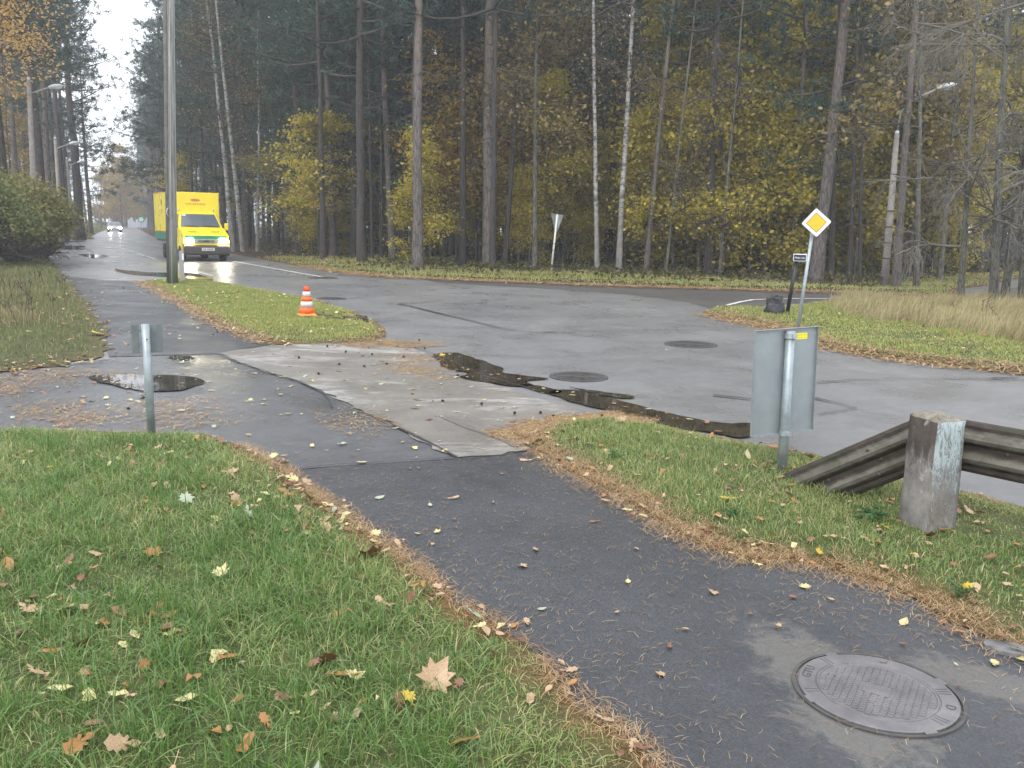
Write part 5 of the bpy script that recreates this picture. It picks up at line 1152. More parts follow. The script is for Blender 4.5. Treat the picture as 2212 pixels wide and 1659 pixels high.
def leaves(mb, C, size, rng, tint, flat=0.7, droop=0.0):
    n = len(C); a = unit(np.column_stack([rng.normal(0, 1, (n, 2)), rng.normal(-droop, 1 - flat * .6, n)])); b = unit(np.cross(a, rng.normal(0, 1, (n, 3)) + np.array([0, 0, flat * 2])))
    s = size * rng.uniform(.6, 1.3, (n, 1)); V = np.stack([C - a * s * .5, C + b * s * .36, C + a * s * .5, C - b * s * .36], 1).reshape(-1, 3)
    mb.add(V, np.arange(4 * n).reshape(-1, 4), np.repeat(np.clip(tint, 0, 1), 4))
def stem(H, r0, rng, wob=.20, n=12, lean=(0, 0)):
    z = np.linspace(0, H, n); x = np.cumsum(rng.normal(0, wob, n)) * (z / H) ** .5 * .35; y = np.cumsum(rng.normal(0, wob, n)) * (z / H) ** .5 * .35
    P = np.column_stack([x - x[0] + lean[0] * z, y - y[0] + lean[1] * z, z]); R = r0 * (1 - .82 * (z / H) ** 1.1); R[0] *= 1.25
    P = np.concatenate([[P[0] - np.array([0, 0, .4])], P]); R = np.concatenate([[R[0] * 1.1], R]); return P, R
def on_stem(P, z): k = [np.interp(z, P[:, 2], P[:, i]) for i in (0, 1)]; return np.array([k[0], k[1], z])
def pine(seed, H=22., cb=11., spread=3.2, nl=42, dens=1.0, bk='bark', dead=8, low=0):
    rng = np.random.default_rng(seed); P, R = stem(H, .25, rng); tm = MB().tube(P, R, 14); bm_ = MB(); cm = MB(); C, D, T = [], [], []
    zs = np.concatenate([cb + (H - cb - .3) * rng.uniform(0, 1, nl) ** .85, rng.uniform(cb * .4, cb, low)])
    for z in zs:
        u = max(0., (z - cb) / (H - cb)); L = spread * (0.55 + .75 * math.sin(PI * min(1, .25 + u * .72))) * rng.uniform(.65, 1.15) * (1 - .35 * u)
        a = rng.uniform(0, 6.28); dr = np.array([math.cos(a), math.sin(a), 0]); b = on_stem(P, z); rise = rng.normal(.12 + .35 * u, .15); sag = rng.uniform(.05, .22) * (1 - u)
        s = np.linspace(0, 1, 6)[:, None]; side = np.array([-dr[1], dr[0], 0]) * rng.normal(0, .18)
        Q = b + dr * L * s + np.array([0, 0, 1]) * L * (rise * s - sag * np.sin(PI * s * .8)) + side * L * s ** 2
        bm_.tube(Q, np.linspace(.055, .012, 6) * (.5 + L / spread * .6), 5, False)
        k = max(3, int(9 * dens * L / spread + 3)); f = rng.uniform(.28, 1.02, k); c = np.array([np.interp(f, s[:, 0], Q[:, i]) for i in range(3)]).T
        off = rng.normal(0, 1, (k, 3)) * np.array([.17, .17, .07]) * L * (.35 + .8 * (1 - np.abs(f - .65)))[:, None]
        C.append(c + off); D.append(unit(dr + off * .5 + np.array([0, 0, .3]))); T.append(np.full(k, .45 + rng.normal(0, .14)))
    for z in rng.uniform(cb * .3, cb, dead):                          # dead snags below the crown
        a = rng.uniform(0, 6.28); dr = np.array([math.cos(a), math.sin(a), 0]); b = on_stem(P, z); L = rng.uniform(.5, 2.0)
        s = np.linspace(0, 1, 5)[:, None]; Q = b + dr * L * s + np.array([0, 0, 1]) * (-.25 * L * s ** 2 + rng.normal(0, .06, (5, 1))); bm_.tube(Q, np.linspace(.028, .008, 5), 4, False)
    C, D, T = np.concatenate(C), np.concatenate(D), np.concatenate(T)
    sprays(cm, C, D, 15, .40, .060, rng, T); 
    return [('trunk', tm.mesh('trunk', M[bk], True)), ('branches', bm_.mesh('branches', M['twigd'], True)), ('crown', cm.mesh('crown', M['pine']))]
def grow(bm_, p, d, L, r, depth, rng, tips, droop=0.0, spread=.55, kids=(2, 4), sides=5, wig=.10):
    n = 5; Q = [p]
    for k in range(n - 1):
        d = unit(d + rng.normal(0, wig, 3) + np.array([0, 0, -droop])); Q.append(Q[-1] + d * L / (n - 1))
    Q = np.array(Q); bm_.tube(Q, np.linspace(r, r * .55, n), max(3, sides), False)
    if depth == 0:
        tips.append((Q[-1], d)); tips.append((Q[2], d)); return
    for k in range(rng.integers(kids[0], kids[1] + 1)):
        f = rng.uniform(.35, 1.0); i = min(n - 1, int(f * (n - 1))); nd = unit(d + rng.normal(0, spread, 3))
        grow(bm_, Q[i], nd, L * rng.uniform(.5, .8), r * .55, depth - 1, rng, tips, droop * 1.3, spread, kids, sides - 1, wig * 1.2)
def broad(seed, H=10., cb=2.5, R=3.0, nleaf=6000, size=.17, bk='barkg', leaf='yellow', r0=.11, rise=.55, sheds=0.0, squash=1.0, droop=0.0, tbase=.5, depth=2, nl=16, kids=(3, 4), clump=.42):
    rng = np.random.default_rng(seed); P, Rr = stem(H, r0, rng, .10); tm = MB().tube(P, Rr, 12); bm_ = MB(); cm = MB(); tips = []
    for z in cb + (H * .97 - cb) * rng.uniform(0, 1, nl) ** .9:
        u = (z - cb) / (H - cb); L = R * (.55 + .6 * math.sin(PI * min(1, .3 + .7 * u))) * (1 - .5 * u) * rng.uniform(.7, 1.1); a = rng.uniform(0, 6.28)
        grow(bm_, on_stem(P, z), unit(np.array([math.cos(a), math.sin(a), rise * rng.uniform(.3, 1.3)])), L * .62, r0 * .32, depth, rng, tips, droop, .6, kids)
    tp = np.array([q[0] for q in tips]); k = rng.integers(0, len(tp), nleaf); C = tp[k] + rng.normal(0, clump, (nleaf, 3)) * np.array([1, 1, .55 * squash])
    if droop: C[:, 2] -= np.abs(rng.normal(0, .9, nleaf)) * droop * 6
    C = C[C[:, 2] > .3]
    ct = rng.normal(tbase, .16, len(tp)); leaves(cm, C, size, rng, ct[k][:len(C)] + rng.normal(0, .13, len(C)), .7, droop * 3)
    out = [('trunk', tm.mesh('trunk', M[bk], True)), ('branches', bm_.mesh('branches', M['twigd' if bk != 'birch' else 'twigd'], True)), ('crown', cm.mesh('crown', M[leaf]))]
    return out
def bare(seed, H=13., r0=.2, nl=22, L=3.6, droop=.07, mat='twig', few=260, bk='barkg', cb=1.8, lean=(0, 0)):
    rng = np.random.default_rng(seed); P, Rr = stem(H, r0, rng, .14, lean=lean); tm = MB().tube(P, Rr, 12); bm_ = MB(); cm = MB(); tips = []
    for z in cb + (H - cb) * rng.uniform(0, 1, nl):
        a = rng.uniform(0, 6.28); u = z / H
        grow(bm_, on_stem(P, z), unit(np.array([math.cos(a), math.sin(a), rng.normal(.35, .3)])), L * (1 - .5 * u) * rng.uniform(.5, 1.), .045 * (1.2 - u), 3, rng, tips, droop, .55, (3, 5), 4, .16)
    tp = np.array([q[0] for q in tips]); k = rng.integers(0, len(tp), few); leaves(cm, tp[k] + rng.normal(0, .15, (few, 3)), .13, rng, rng.uniform(.2, .9, few))
    return [('trunk', tm.mesh('trunk', M[bk], True)), ('branches', bm_.mesh('branches', M[mat], True)), ('crown', cm.mesh('crown', M['rusty']))]
PINES = [pine(11, 22, 11.5, 3.0, 40), pine(12, 24, 9.5, 3.4, 48), pine(13, 21, 12.5, 2.8, 34), pine(14, 23, 7.0, 3.4, 52, 1.1, 'bark', 6, 4), pine(15, 22, 13.5, 3.0, 34, 1.0, 'barkd', 12)]
PINED = [pine(21, 22, 9.0, 3.0, 42, 1.0, 'barkd', 10), pine(22, 20, 6.5, 3.0, 44, 1.1, 'barkd', 10), pine(23, 21, 11.0, 3.0, 38, 1.0, 'barkd', 12)]
LOWP = [pine(25, 19, 4.2, 3.6, 66, 1.35, 'barkd', 4), pine(26, 21, 5.2, 3.8, 64, 1.3, 'bark', 4), pine(27, 17, 3.6, 3.2, 60, 1.3, 'barkd', 4)]
YOUNGP = [pine(31, 9, 2.4, 2.2, 34, .9, 'barkd', 6), pine(32, 11, 4.0, 2.3, 34, .9, 'barkd', 8)]
MAPLES = [broad(41, 12, 1.9, 3.0, 8500, .20, 'barkg', 'yellow', .10), broad(42, 10, 1.0, 2.8, 8500, .19, 'barkg', 'yellow', .08), broad(43, 14, 3.4, 3.0, 8500, .21, 'barkd', 'yellow', .12, tbase=.42)]
GOLD = [broad(51, 11, 2.8, 2.4, 2600, .20, 'barkd', 'golden', .08, clump=.5), broad(52, 9, 2.0, 2.2, 2200, .20, 'barkd', 'golden', .07, clump=.5)]
RUST = [broad(61, 11, 1.5, 2.8, 4200, .17, 'barkg', 'rusty', .10), broad(62, 13, 4.0, 2.8, 3400, .16, 'barkg', 'rusty', .11, clump=.55)]
BIRCHES = [broad(71, 19, 7.5, 2.2, 2400, .11, 'birch', 'rusty', .14, .8, droop=.05, nl=22, tbase=.45, kids=(3, 5)), broad(72, 17, 6.0, 2.0, 1800, .11, 'birch', 'rusty', .12, .8, droop=.06, nl=20, kids=(3, 5))]
OBIRCH = [broad(75, 17, 7.2, 3.6, 15000, .13, 'birch', 'orange', .16, .7, droop=.05, nl=30, kids=(3, 5), clump=.40)]
OAKS = [broad(81, 7.5, 2.7, 3.6, 7000, .18, 'barkd', 'yellow', .11, .15, squash=.5, tbase=.52, nl=14), broad(82, 7, 2.4, 3.2, 6000, .17, 'barkd', 'bush', .10, .2, squash=.6, tbase=.6, nl=14)]
FARG = [broad(76, 15, .8, 3.4, 9000, .30, 'barkg', 'golden', .16, clump=.7, tbase=.7), broad(77, 13, .6, 3.2, 9000, .30, 'barkg', 'golden', .14, clump=.7, tbase=.4)]
BARES = [bare(91, 13, .20), bare(92, 11, .16, 20, 3.4), bare(93, 15, .14, 18, 2.6, .0, 'twigd', 500)]
SRC = dict(farg=FARG, low=LOWP, pine=PINES, dark=PINED, young=YOUNGP, maple=MAPLES, gold=GOLD, rust=RUST, birch=BIRCHES, obirch=OBIRCH, oak=OAKS, bare=BARES)
TNAME = dict(farg='birch_tree', low='pine_tree', pine='pine_tree', dark='pine_tree', young='young_pine', maple='maple_tree', gold='maple_tree', rust='broadleaf_tree', birch='birch_tree', obirch='birch_tree', oak='oak_tree', bare='bare_tree')
TR = np.random.default_rng(99)
def tree(sort, v, x, y, label, group=None, s=1.0, rad=None, lean=(0., 0.), sh=1.0, z=0.0, only=None, spin=None):
    parts = SRC[sort][v % len(SRC[sort])]; t = thing(TNAME[sort], label, 'tree', (x, y, z), 0, group)
    t.rotation_euler = (-lean[1], lean[0], TR.uniform(0, 6.28) if spin is None else spin)
    if lean != (0., 0.):                                 # lean is given in world axes: tip first, then turn about the trunk
        t.rotation_euler = (Matrix.Rotation(lean[0], 3, 'Y') @ Matrix.Rotation(-lean[1], 3, 'X') @ Matrix.Rotation(TR.uniform(0, 6.28), 3, 'Z')).to_euler()
    for nm, me in parts:
        o = put(nm, me, t); o.scale = (s, s, s * sh)
        if nm != 'trunk': o['kind'] = 'stuff'
        if nm == 'trunk' and rad is not None: b = {'low': .25, 'pine': .25, 'dark': .25, 'young': .25}.get(sort); b = b or (me.vertices[20].co - Vector((0, 0, me.vertices[20].co.z))).length; o.scale = (rad / b, rad / b, s * sh)
        if nm == 'trunk' and rad is None and sort == 'young': o.scale = (s * .4, s * .4, s)
    return t
ORD = 'first second third fourth fifth sixth seventh eighth ninth tenth eleventh twelfth thirteenth fourteenth fifteenth sixteenth seventeenth eighteenth nineteenth twentieth'.split()
def ordw(k): return ORD[k] if k < 20 else 'twenty-' + ORD[k - 20] if k < 29 else 'thirtieth'
def at_px(bx, by, wpx, sort, v, label, top=None, group=None, s=1.0, sh=1.0, zz=.08):
    """A tree whose foot, trunk width and lean were surveyed."""
    g = G(bx, by, zz); d = float(np.linalg.norm(g)); ln = (0., 0.)
    if top is not None:
        q = AT(top[0], top[1], d); az = facing(*g); hx = (q[0] - g[0]) * math.cos(az) - (q[1] - g[1]) * math.sin(az); th = math.atan2(hx, q[2])
        ln = (th * math.cos(az), -th * math.sin(az))
    return tree(sort, v, g[0], g[1], label, group, s, wpx / 2 / FPX * d * .92, ln, sh, zz * .3)
FR = 'trees standing along the edge of the wood'
FRONT = [
 (903, 583, 24, 'pine', 0, 'stout grey pine with a dark flaring foot, nearest to the road at the wood edge', (906, 100), 1.05),
 (1057, 578, 29, 'pine', 2, 'thickest pale straight pine trunk at the middle of the wood edge', (1054, 0), 1.1),
 (999, 576, 15, 'pine', 4, 'slim straight dark pine between the two stout pines', (996, 0), 1.0),
 (890, 574, 10, 'dark', 2, 'thin reddish pine hugging the left side of the stout pine', (893, 120), 1.0),
 (849, 563, 17, 'pine', 1, 'grey pine trunk left of the stout pine, tipping left', (837, 240), .95),
 (647, 551, 20, 'dark', 0, 'dark forked pine right of the spreading yellow oak', (643, 300), 1.0),
 (683, 552, 12, 'dark', 1, 'dark pine stem just right of the forked pine', (676, 250), 1.0),
 (722, 557, 16, 'pine', 3, 'dark pine with low boughs behind the yellow oak', (710, 250), .95),
 (766, 558, 22, 'dark', 0, 'broad dark pine trunk in the shade beside the yellow oak', (762, 250), 1.0),
 (804, 563, 8, 'dark', 2, 'thin dark stem right of the broad shaded pine', (800, 300), .9),
 (823, 562, 9, 'dark', 1, 'thin straight dark stem left of the tipping grey pine', (820, 300), .9),
 (778, 560, 7, 'dark', 2, 'slender dark stem beside the broad shaded pine', (776, 350), .9),
 (958, 563, 13, 'dark', 1, 'dark shaded pine right of the stout grey pine', (955, 200), 1.0),
 (1090, 578, 12, 'pine', 4, 'pine right of the thickest trunk, tipping right', (1108, 300), 1.0),
 (1155, 582, 16, 'rust', 1, 'lichen-grey trunk directly left of the give way sign', (1152, 350), 1.1),
 (1170, 574, 12, 'rust', 0, 'lichen-grey trunk just behind the one left of the give way sign', (1172, 350), 1.1),
 (1290, 590, 14, 'birch', 0, 'bowed birch with a swollen white foot right of the give way sign', (1280, 10), 1.05),
 (1336, 591, 17, 'birch', 1, 'white-banded birch tipping right, second right of the give way sign', (1364, 20), 1.1),
 (1363, 558, 17, 'dark', 2, 'dark tall pine close behind the tipping white birch', (1377, 0), 1.1),
 (1395, 591, 12, 'pine', 2, 'slim pine tipping right beyond the tipping white birch', (1450, 20), 1.0),
 (1437, 593, 9, 'bare', 2, 'thin pale bare stem tipping right before the yellow maples', (1472, 290), .95),
 (1531, 594, 20, 'dark', 0, 'broad dark pine trunk half hidden by yellow maples', (1545, 150), 1.05),
 (1554, 597, 9, 'bare', 2, 'thin straight stem right of the dark pine among yellow maples', (1585, 240), 1.0),
 (1478, 588, 9, 'dark', 1, 'thin dark trunk in the shade left of the broad dark pine among maples', (1490, 250), .9),
 (1706, 595, 14, 'pine', 3, 'slim pine with tufts of low needles left of the diamond sign', (1737, 60), .9),
 (1762, 607, 27, 'pine', 2, 'stout reddish pine tipping right behind the diamond sign', (1825, 30), 1.1),
 (1795, 607, 12, 'dark', 2, 'dark trunk close right of the stout reddish pine', (1805, 200), 1.0),
 (1835, 609, 10, 'dark', 1, 'thin dark trunk between the reddish pine and the lamp post', (1842, 300), .9),
 (1857, 610, 8, 'dark', 2, 'thinnest dark stem left of the concrete lamp on the right', (1862, 300), .9),
 (1936, 619, 16, 'pine', 1, 'straight pine beside the concrete lamp on the right', (1975, 80), 1.0),
 (1980, 619, 15, 'rust', 1, 'grey trunk right of the pine beside the lamp', (1984, 350), 1.1),
 (506, 542, 14, 'birch', 1, 'leaning mottled birch right of the truck', (455, 60), 1.1),
 (526, 543, 14, 'birch', 0, 'white birch tipping left beside the mottled birch near the truck', (490, 220), 1.05),
 (557, 544, 11, 'birch', 1, 'small upright white birch left of the yellow oak', (557, 360), .8),
 (580, 536, 9, 'dark', 0, 'dark pine behind the small upright birch', (576, 200), 1.0),
 (335, 497, 17, 'pine', 3, 'dark twin-stemmed pine at the road edge behind the truck', (322, 380), 1.05),
]
for bx, by, w, sort, v, lab, top, s in FRONT: at_px(bx, by, w, sort, v, lab, top, FR, s)
# smaller broadleaved trees under the pines, each where its crown shows
UND = [(690, 557, 'oak', 0, .95, 'spreading yellow-green oak reaching low over the road edge'), (610, 545, 'oak', 1, .9, 'brownish yellow oak behind the small white birch'),
 (1010, 560, 'gold', 0, .9, 'golden maple between the two stout pines'), (1120, 566, 'gold', 1, 1.0, 'golden maple behind the give way sign'), (940, 556, 'gold', 1, 1.0, 'golden maple right behind the stout grey pine'), (1205, 574, 'gold', 1, .8, 'low golden sapling right of the give way sign'),
 (1430, 580, 'maple', 0, 1.0, 'olive-yellow maple left of the dense maple group'), (1500, 582, 'maple', 1, 1.05, 'dense olive-yellow maple with leaves down to the grass'), (1580, 588, 'maple', 0, 1.05, 'bright yellow maple at the middle of the maple group'), (1650, 592, 'maple', 1, 1.0, 'yellow-green maple left of the slim tufted pine'),
 (1690, 582, 'maple', 2, 1.0, 'tall yellow maple behind the slim tufted pine'), (1800, 586, 'maple', 0, 1.05, 'yellow maple behind the stout reddish pine'), (1860, 592, 'rust', 0, 1.0, 'rusty brown tree left of the concrete lamp'), (1905, 588, 'maple', 2, 1.0, 'olive maple behind the concrete lamp'),
 (1960, 600, 'rust', 0, 1.0, 'rusty brown leafy tree behind the straight pine by the lamp'), (2030, 606, 'rust', 1, 1.0, 'thin brown tree at the right end of the wood edge'), (2010, 596, 'maple', 1, .9, 'dull olive maple deep behind the right end'), (1545, 566, 'maple', 2, 1.1, 'tall maple over the maple group'), (1350, 572, 'rust', 1, .9, 'sparse brown tree behind the tipping birch'),
 (1230, 568, 'rust', 1, 1.0, 'sparse brown tree left of the bowed birch'), (430, 519, 'oak', 0, 1.1, 'yellow-brown oak leaning over the road behind the truck'), (380, 507, 'gold', 0, 1.0, 'golden maple far behind the truck'), (770, 552, 'young', 0, .7, 'young pine with low blue-green boughs beside the yellow oak'), (1640, 571, 'rust', 0, 1.1, 'rusty tree behind the yellow-green maple'), (1740, 571, 'maple', 0, 1.15, 'tall yellow maple far behind the diamond sign')]
for bx, by, sort, v, s, lab in UND:
    g = G(bx, by, .1); tree(sort, v, g[0], g[1], lab, 'broadleaved trees under the pines', s)
LOW = [(360, 515, 0, 'blue-green pine boughs hanging over the road beyond the truck'), (470, 528, 1, 'green low-crowned pine just right of the truck'), (540, 530, 2, 'low-crowned pine behind the small upright birch'), (600, 537, 0, 'low-crowned green pine over the yellow oak'), (665, 541, 1, 'tall green low-crowned pine over the forked dark pine'), (735, 548, 2, 'dense green pine hanging low right of the yellow oak'), (800, 549, 0, 'low-crowned green pine behind the thin dark stems'), (868, 552, 1, 'green low-crowned pine behind the stout grey pine'),
 (930, 548, 0, 'green pine crown between the two stout pines, far back'), (1110, 553, 1, 'green pine crown over the give way sign'), (975, 563, 2, 'low green pine between the stout pines, nearer the road'), (1040, 556, 0, 'green pine close behind the thickest trunk'), (1190, 560, 1, 'green pine right behind the give way sign'), (1310, 568, 0, 'green pine between the two white birches'), (1385, 566, 2, 'low green pine behind the slim tipping pine'), (1255, 562, 2, 'green pine behind the bowed birch'), (1460, 560, 0, 'green pine crown over the olive maple'), (1690, 566, 1, 'green pine crown high behind the slim tufted pine'), (1890, 574, 0, 'green pine crown above the concrete lamp on the right')]
for bx, by, v, lab in LOW:
    g = G(bx, by, .1); tree('low', v, g[0], g[1], lab, 'pines with low green crowns', TR.uniform(.95, 1.15) if bx < 1000 else TR.uniform(1.1, 1.25), .15)
MORE = [(1400, 586, 1, .8), (1425, 580, 0, 1.0), (1452, 587, 1, .85), (1475, 582, 2, 1.0), (1508, 590, 1, .85), (1530, 583, 0, 1.1), (1562, 591, 1, .9), (1590, 585, 2, 1.1), (1618, 592, 1, .9), (1640, 584, 0, 1.1), (1668, 590, 1, 1.0), (1690, 586, 0, 1.1), (1722, 588, 1, 1.05), (1742, 582, 2, 1.15), (1780, 590, 1, .95), (1815, 590, 0, 1.05), (1845, 596, 1, .9), (1880, 594, 0, 1.0), (1900, 588, 2, 1.1), (1950, 598, 1, .9), (1990, 598, 0, .95), (1610, 566, 2, 1.35), (1500, 562, 0, 1.35), (1700, 566, 2, 1.35), (1790, 572, 0, 1.35), (1870, 574, 2, 1.3), (1560, 556, 0, 1.5), (1650, 556, 2, 1.5), (1435, 566, 2, 1.2)]
for k, (bx, by, v, s) in enumerate(sorted(MORE)):
    g = G(bx, by, .1); tree('maple', v, g[0], g[1], ordw(k) + ' olive-yellow maple from the left in the thicket behind the diamond sign', 'yellow maples massed on the right', s)
for k, (bx, by, v, s) in enumerate(((930, 566, 0, 1.0), (975, 560, 1, 1.2), (985, 568, 1, .85), (1030, 566, 0, 1.0), (1085, 562, 1, 1.2), (1105, 570, 0, .85), (1140, 560, 0, 1.2), (1180, 570, 1, .9), (1200, 562, 1, 1.1), (1245, 568, 0, .8), (1320, 570, 1, .8))):
    g = G(bx, by, .1); tree('gold', v, g[0], g[1], ordw(k) + ' thin golden maple from the left among the middle pines', 'golden maples between the middle pines', s)
SAP = [(TR.uniform(840, 1400), TR.uniform(556, 581)) for _ in range(15)] + [(TR.uniform(640, 860), TR.uniform(545, 556)) for _ in range(6)] + [(TR.uniform(1400, 2040), TR.uniform(566, 592)) for _ in range(22)]
for k, (bx, by) in enumerate(sorted(SAP)):
    g = G(bx, by, .1); tree('maple', [1, 0, 1][k % 3], g[0], g[1], 'olive sapling filling the gaps low between the trunks', 'olive saplings under the wood edge', TR.uniform(.45, .75))
# bare trees at the right margin
at_px(2074, 652, 17, 'bare', 1, 'leaning grey bare tree hung with drooping lichen twigs, right of the dry grass', (2092, 330), None, .85, zz=.06)
at_px(2146, 656, 22, 'bare', 0, 'big many-branched bare tree near the right margin', (2166, 60), None, 1.05, zz=.06)
at_px(2168, 654, 18, 'bare', 2, 'bare stem leaning right out of the big bare tree foot', (2215, 300), None, .9, zz=.06)
at_px(2205, 656, 14, 'bare', 1, 'bare grey trunk cut by the right margin', (2235, 250), None, .95, zz=.06)
at_px(2280, 668, 16, 'bare', 0, 'bare tree just past the right margin with twigs reaching in', (2300, 250), None, 1.0, zz=.06)

# the wood behind: rows of trunks one cannot tell apart
DEEP = 'pines one behind another inside the wood'
placed = [np.array(t.location[:2]) for t in SC.objects if t.get('category') == 'tree']
fp = vF.B; cnt = 0
cand = TR.uniform((-70, 36), (58, 112), (30000, 2))
cand = cand[inside(cand, fp)]; xpx, ypx, _ = PX(np.column_stack([cand, np.full(len(cand), 4.)])); cand = cand[(xpx > 225) & (xpx < 2420)]
ed = edge_dist(cand, fp)
for c, e in zip(cand, ed):
    d = float(np.linalg.norm(c)); gap = 2.3 + max(0, d - 45) * .035
    if e < 1.8 or any(abs(c[0] - q[0]) < gap and np.hypot(*(c - q)) < gap for q in placed): continue
    placed.append(c); cnt += 1
    xp = PX(np.array([[c[0], c[1], 2.]]))[0][0]; u = TR.uniform()
    if xp > 1380 and u < .48: tree('maple', TR.integers(3), c[0], c[1], 'yellow maple of the deep wood behind the front row', 'yellow maples inside the wood', TR.uniform(.85, 1.25))
    elif u < .08 and (xp > 900 or d > 56): tree('gold', TR.integers(2), c[0], c[1], 'golden sapling of the deep wood behind the front row', 'golden saplings inside the wood', TR.uniform(.8, 1.1))
    elif u < .16: tree('rust', TR.integers(2), c[0], c[1], 'brown broadleaved tree of the deep wood behind the front row', 'brown broadleaved trees inside the wood', TR.uniform(.9, 1.3))
    elif u < .30 and u > .22: tree('bare', 2, c[0], c[1], 'bare twiggy young tree of the deep wood', 'bare young trees inside the wood', TR.uniform(.7, 1.1))
    elif u < .22 and d > 52 and not 560 < xp < 1250: tree('birch', TR.integers(2), c[0], c[1], 'birch of the deep wood behind the front row', 'birches inside the wood', TR.uniform(.9, 1.1))
    else:
        sort = 'dark' if TR.uniform() < .65 else 'pine'
        tree(sort, TR.integers(5), c[0], c[1], 'dark pine of the deep wood behind the front row', DEEP, TR.uniform(.85, 1.12), TR.uniform(.09, .21))
    if cnt >= 235: break
print('deep trees', cnt)
# both sides of the far road
edgeR = poly_px([(490, 546), (400, 529), (345, 518), (318, 505), (293, 491)]); edgeL = poly_px([(206, 517), (197, 511), (215, 502), (238, 493), (242, 491.2)])
def row(E, n, off, lab, grp, side, sorts, rng, smin=.95, smax=1.2):
    L = np.linalg.norm(np.diff(E, axis=0), axis=1); c = np.concatenate([[0], np.cumsum(L)])
    for q_, u in enumerate(np.linspace(0.01, .99, n)):
        u = (u + rng.uniform(-.4, .4) / n) * c[-1]; k = int(np.clip(np.searchsorted(c, u) - 1, 0, len(L) - 1)); T = (E[k + 1] - E[k]) / L[k]; p = E[k] + T * (u - c[k]) + np.array([-T[1], T[0]]) * side * (off + rng.uniform(-.8, 1.5))
        sort = sorts[rng.integers(len(sorts))]; tree(sort, rng.integers(5), p[0], p[1], ordw(q_) + ' ' + lab + ', from the near end', grp, rng.uniform(smin, smax), rng.uniform(.16, .26))
rr_ = np.random.default_rng(17)
row(edgeR, 20, 2.5, 'pine along the right side of the far road', 'pines lining the right side of the far road', -1, ['pine', 'dark', 'pine'], rr_)
row(edgeR, 18, 7.0, 'second-row pine right of the far road', 'second row of pines right of the far road', -1, ['pine', 'dark'], rr_)
row(edgeR, 12, 12.0, 'back-row pine right of the far road', 'back rows of pines right of the far road', -1, ['pine', 'dark'], rr_)
EL2 = np.array([G(140, 517), G(198, 512) + np.array([-3, 0]), G(215, 501.0) + np.array([-4, 0]), G(236, 492.5) + np.array([-4, 0])])
row(EL2, 15, 3.0, 'pine along the left side of the far road', 'pines lining the left side of the far road', 1, ['pine', 'dark'], rr_, .8, .98)
row(EL2, 14, 7.5, 'second-row pine left of the far road', 'second row of pines left of the far road', 1, ['dark', 'pine'], rr_)
# left-hand wood behind the bush
for px_, d, sort, v, s, rad, lab in ((18, 48, 'dark', 0, 1.0, .19, 'dark pine trunk at the left margin above the bush'), (88, 58, 'dark', 1, 1.0, .30, 'broad dark pine right of the nearest left lamp'), (110, 66, 'pine', 1, 1.05, .22, 'pine trunk behind the second left lamp'), (45, 62, 'pine', 0, 1.0, .18, 'pine trunk left of the nearest left lamp'),
    (172, 84, 'dark', 1, 1.1, .40, 'thick dark pine right of the third left lamp'), (140, 76, 'dark', 2, 1.05, .25, 'dark pine between the second and third left lamps'), (-40, 50, 'pine', 1, 1.0, .2, 'pine beyond the left margin'), (60, 80, 'rust', 0, 1.1, .12, 'rusty tree between the left pines'), (30, 70, 'gold', 0, 1.0, .1, 'yellow sapling among the left pines'), (125, 90, 'dark', 0, 1.1, .2, 'dark pine deep behind the left lamps'), (75, 95, 'dark', 2, 1.1, .2, 'slim dark pine deep behind the bush'), (8, 85, 'rust', 1, 1.2, .12, 'brown tree deep at the left margin'), (100, 110, 'dark', 0, 1.2, .25, 'far dark pine left of the third lamp'), (150, 105, 'dark', 1, 1.2, .25, 'far dark pine right of the third lamp'), (-20, 100, 'dark', 1, 1.2, .25, 'far dark pine past the left margin'), (40, 115, 'dark', 2, 1.2, .25, 'far slim pine over the bush'), (196, 116, 'pine', 3, .95, .25, 'pine with low boughs beside the fourth left lamp')):
    q = AT(px_, 500, d); tree(sort, v, q[0], q[1], lab, 'trees on the left side of the road', s, rad)
q = AT(6, 520, 43); tree('obirch', 0, q[0], q[1], 'tall birch with hanging orange leaves at the top left', None, 1.0, .19, (math.radians(-1.5), 0))
q = AT(-120, 520, 40); tree('obirch', 0, q[0], q[1], 'orange birch standing outside the left margin', None, 1.05, .19)
for px_, d, v, s, lab in ((264, 232, 0, 1.25, 'tall golden birch closing the far end of the road'), (284, 238, 0, 1.05, 'paler golden birch at the far end of the road'), (246, 240, 1, .95, 'small golden birch left at the far end of the road'), (303, 244, 1, 1.05, 'brownish golden birch right at the far end of the road'), (228, 246, 1, 1.1, 'golden birch behind the far left pines'), (322, 250, 1, 1.2, 'golden birch behind the far right pines'), (274, 258, 1, 1.35, 'golden birch half hidden behind the tall far one'), (252, 262, 0, 1.2, 'hazy golden birch farthest at the road end')):
    q = AT(px_, 488, d); tree('farg', v, q[0], q[1], lab, 'golden trees at the far end of the road', s)
for px_, d, s in ((240, 275, 1.0), (272, 280, .95), (305, 285, 1.0), (255, 300, 1.1), (290, 305, 1.1), (330, 290, 1.0)):
    q = AT(px_, 488, d); tree('rust', TR.integers(2), q[0], q[1], 'brownish tree behind the golden trees at the road end', 'brown trees behind the road end', s)

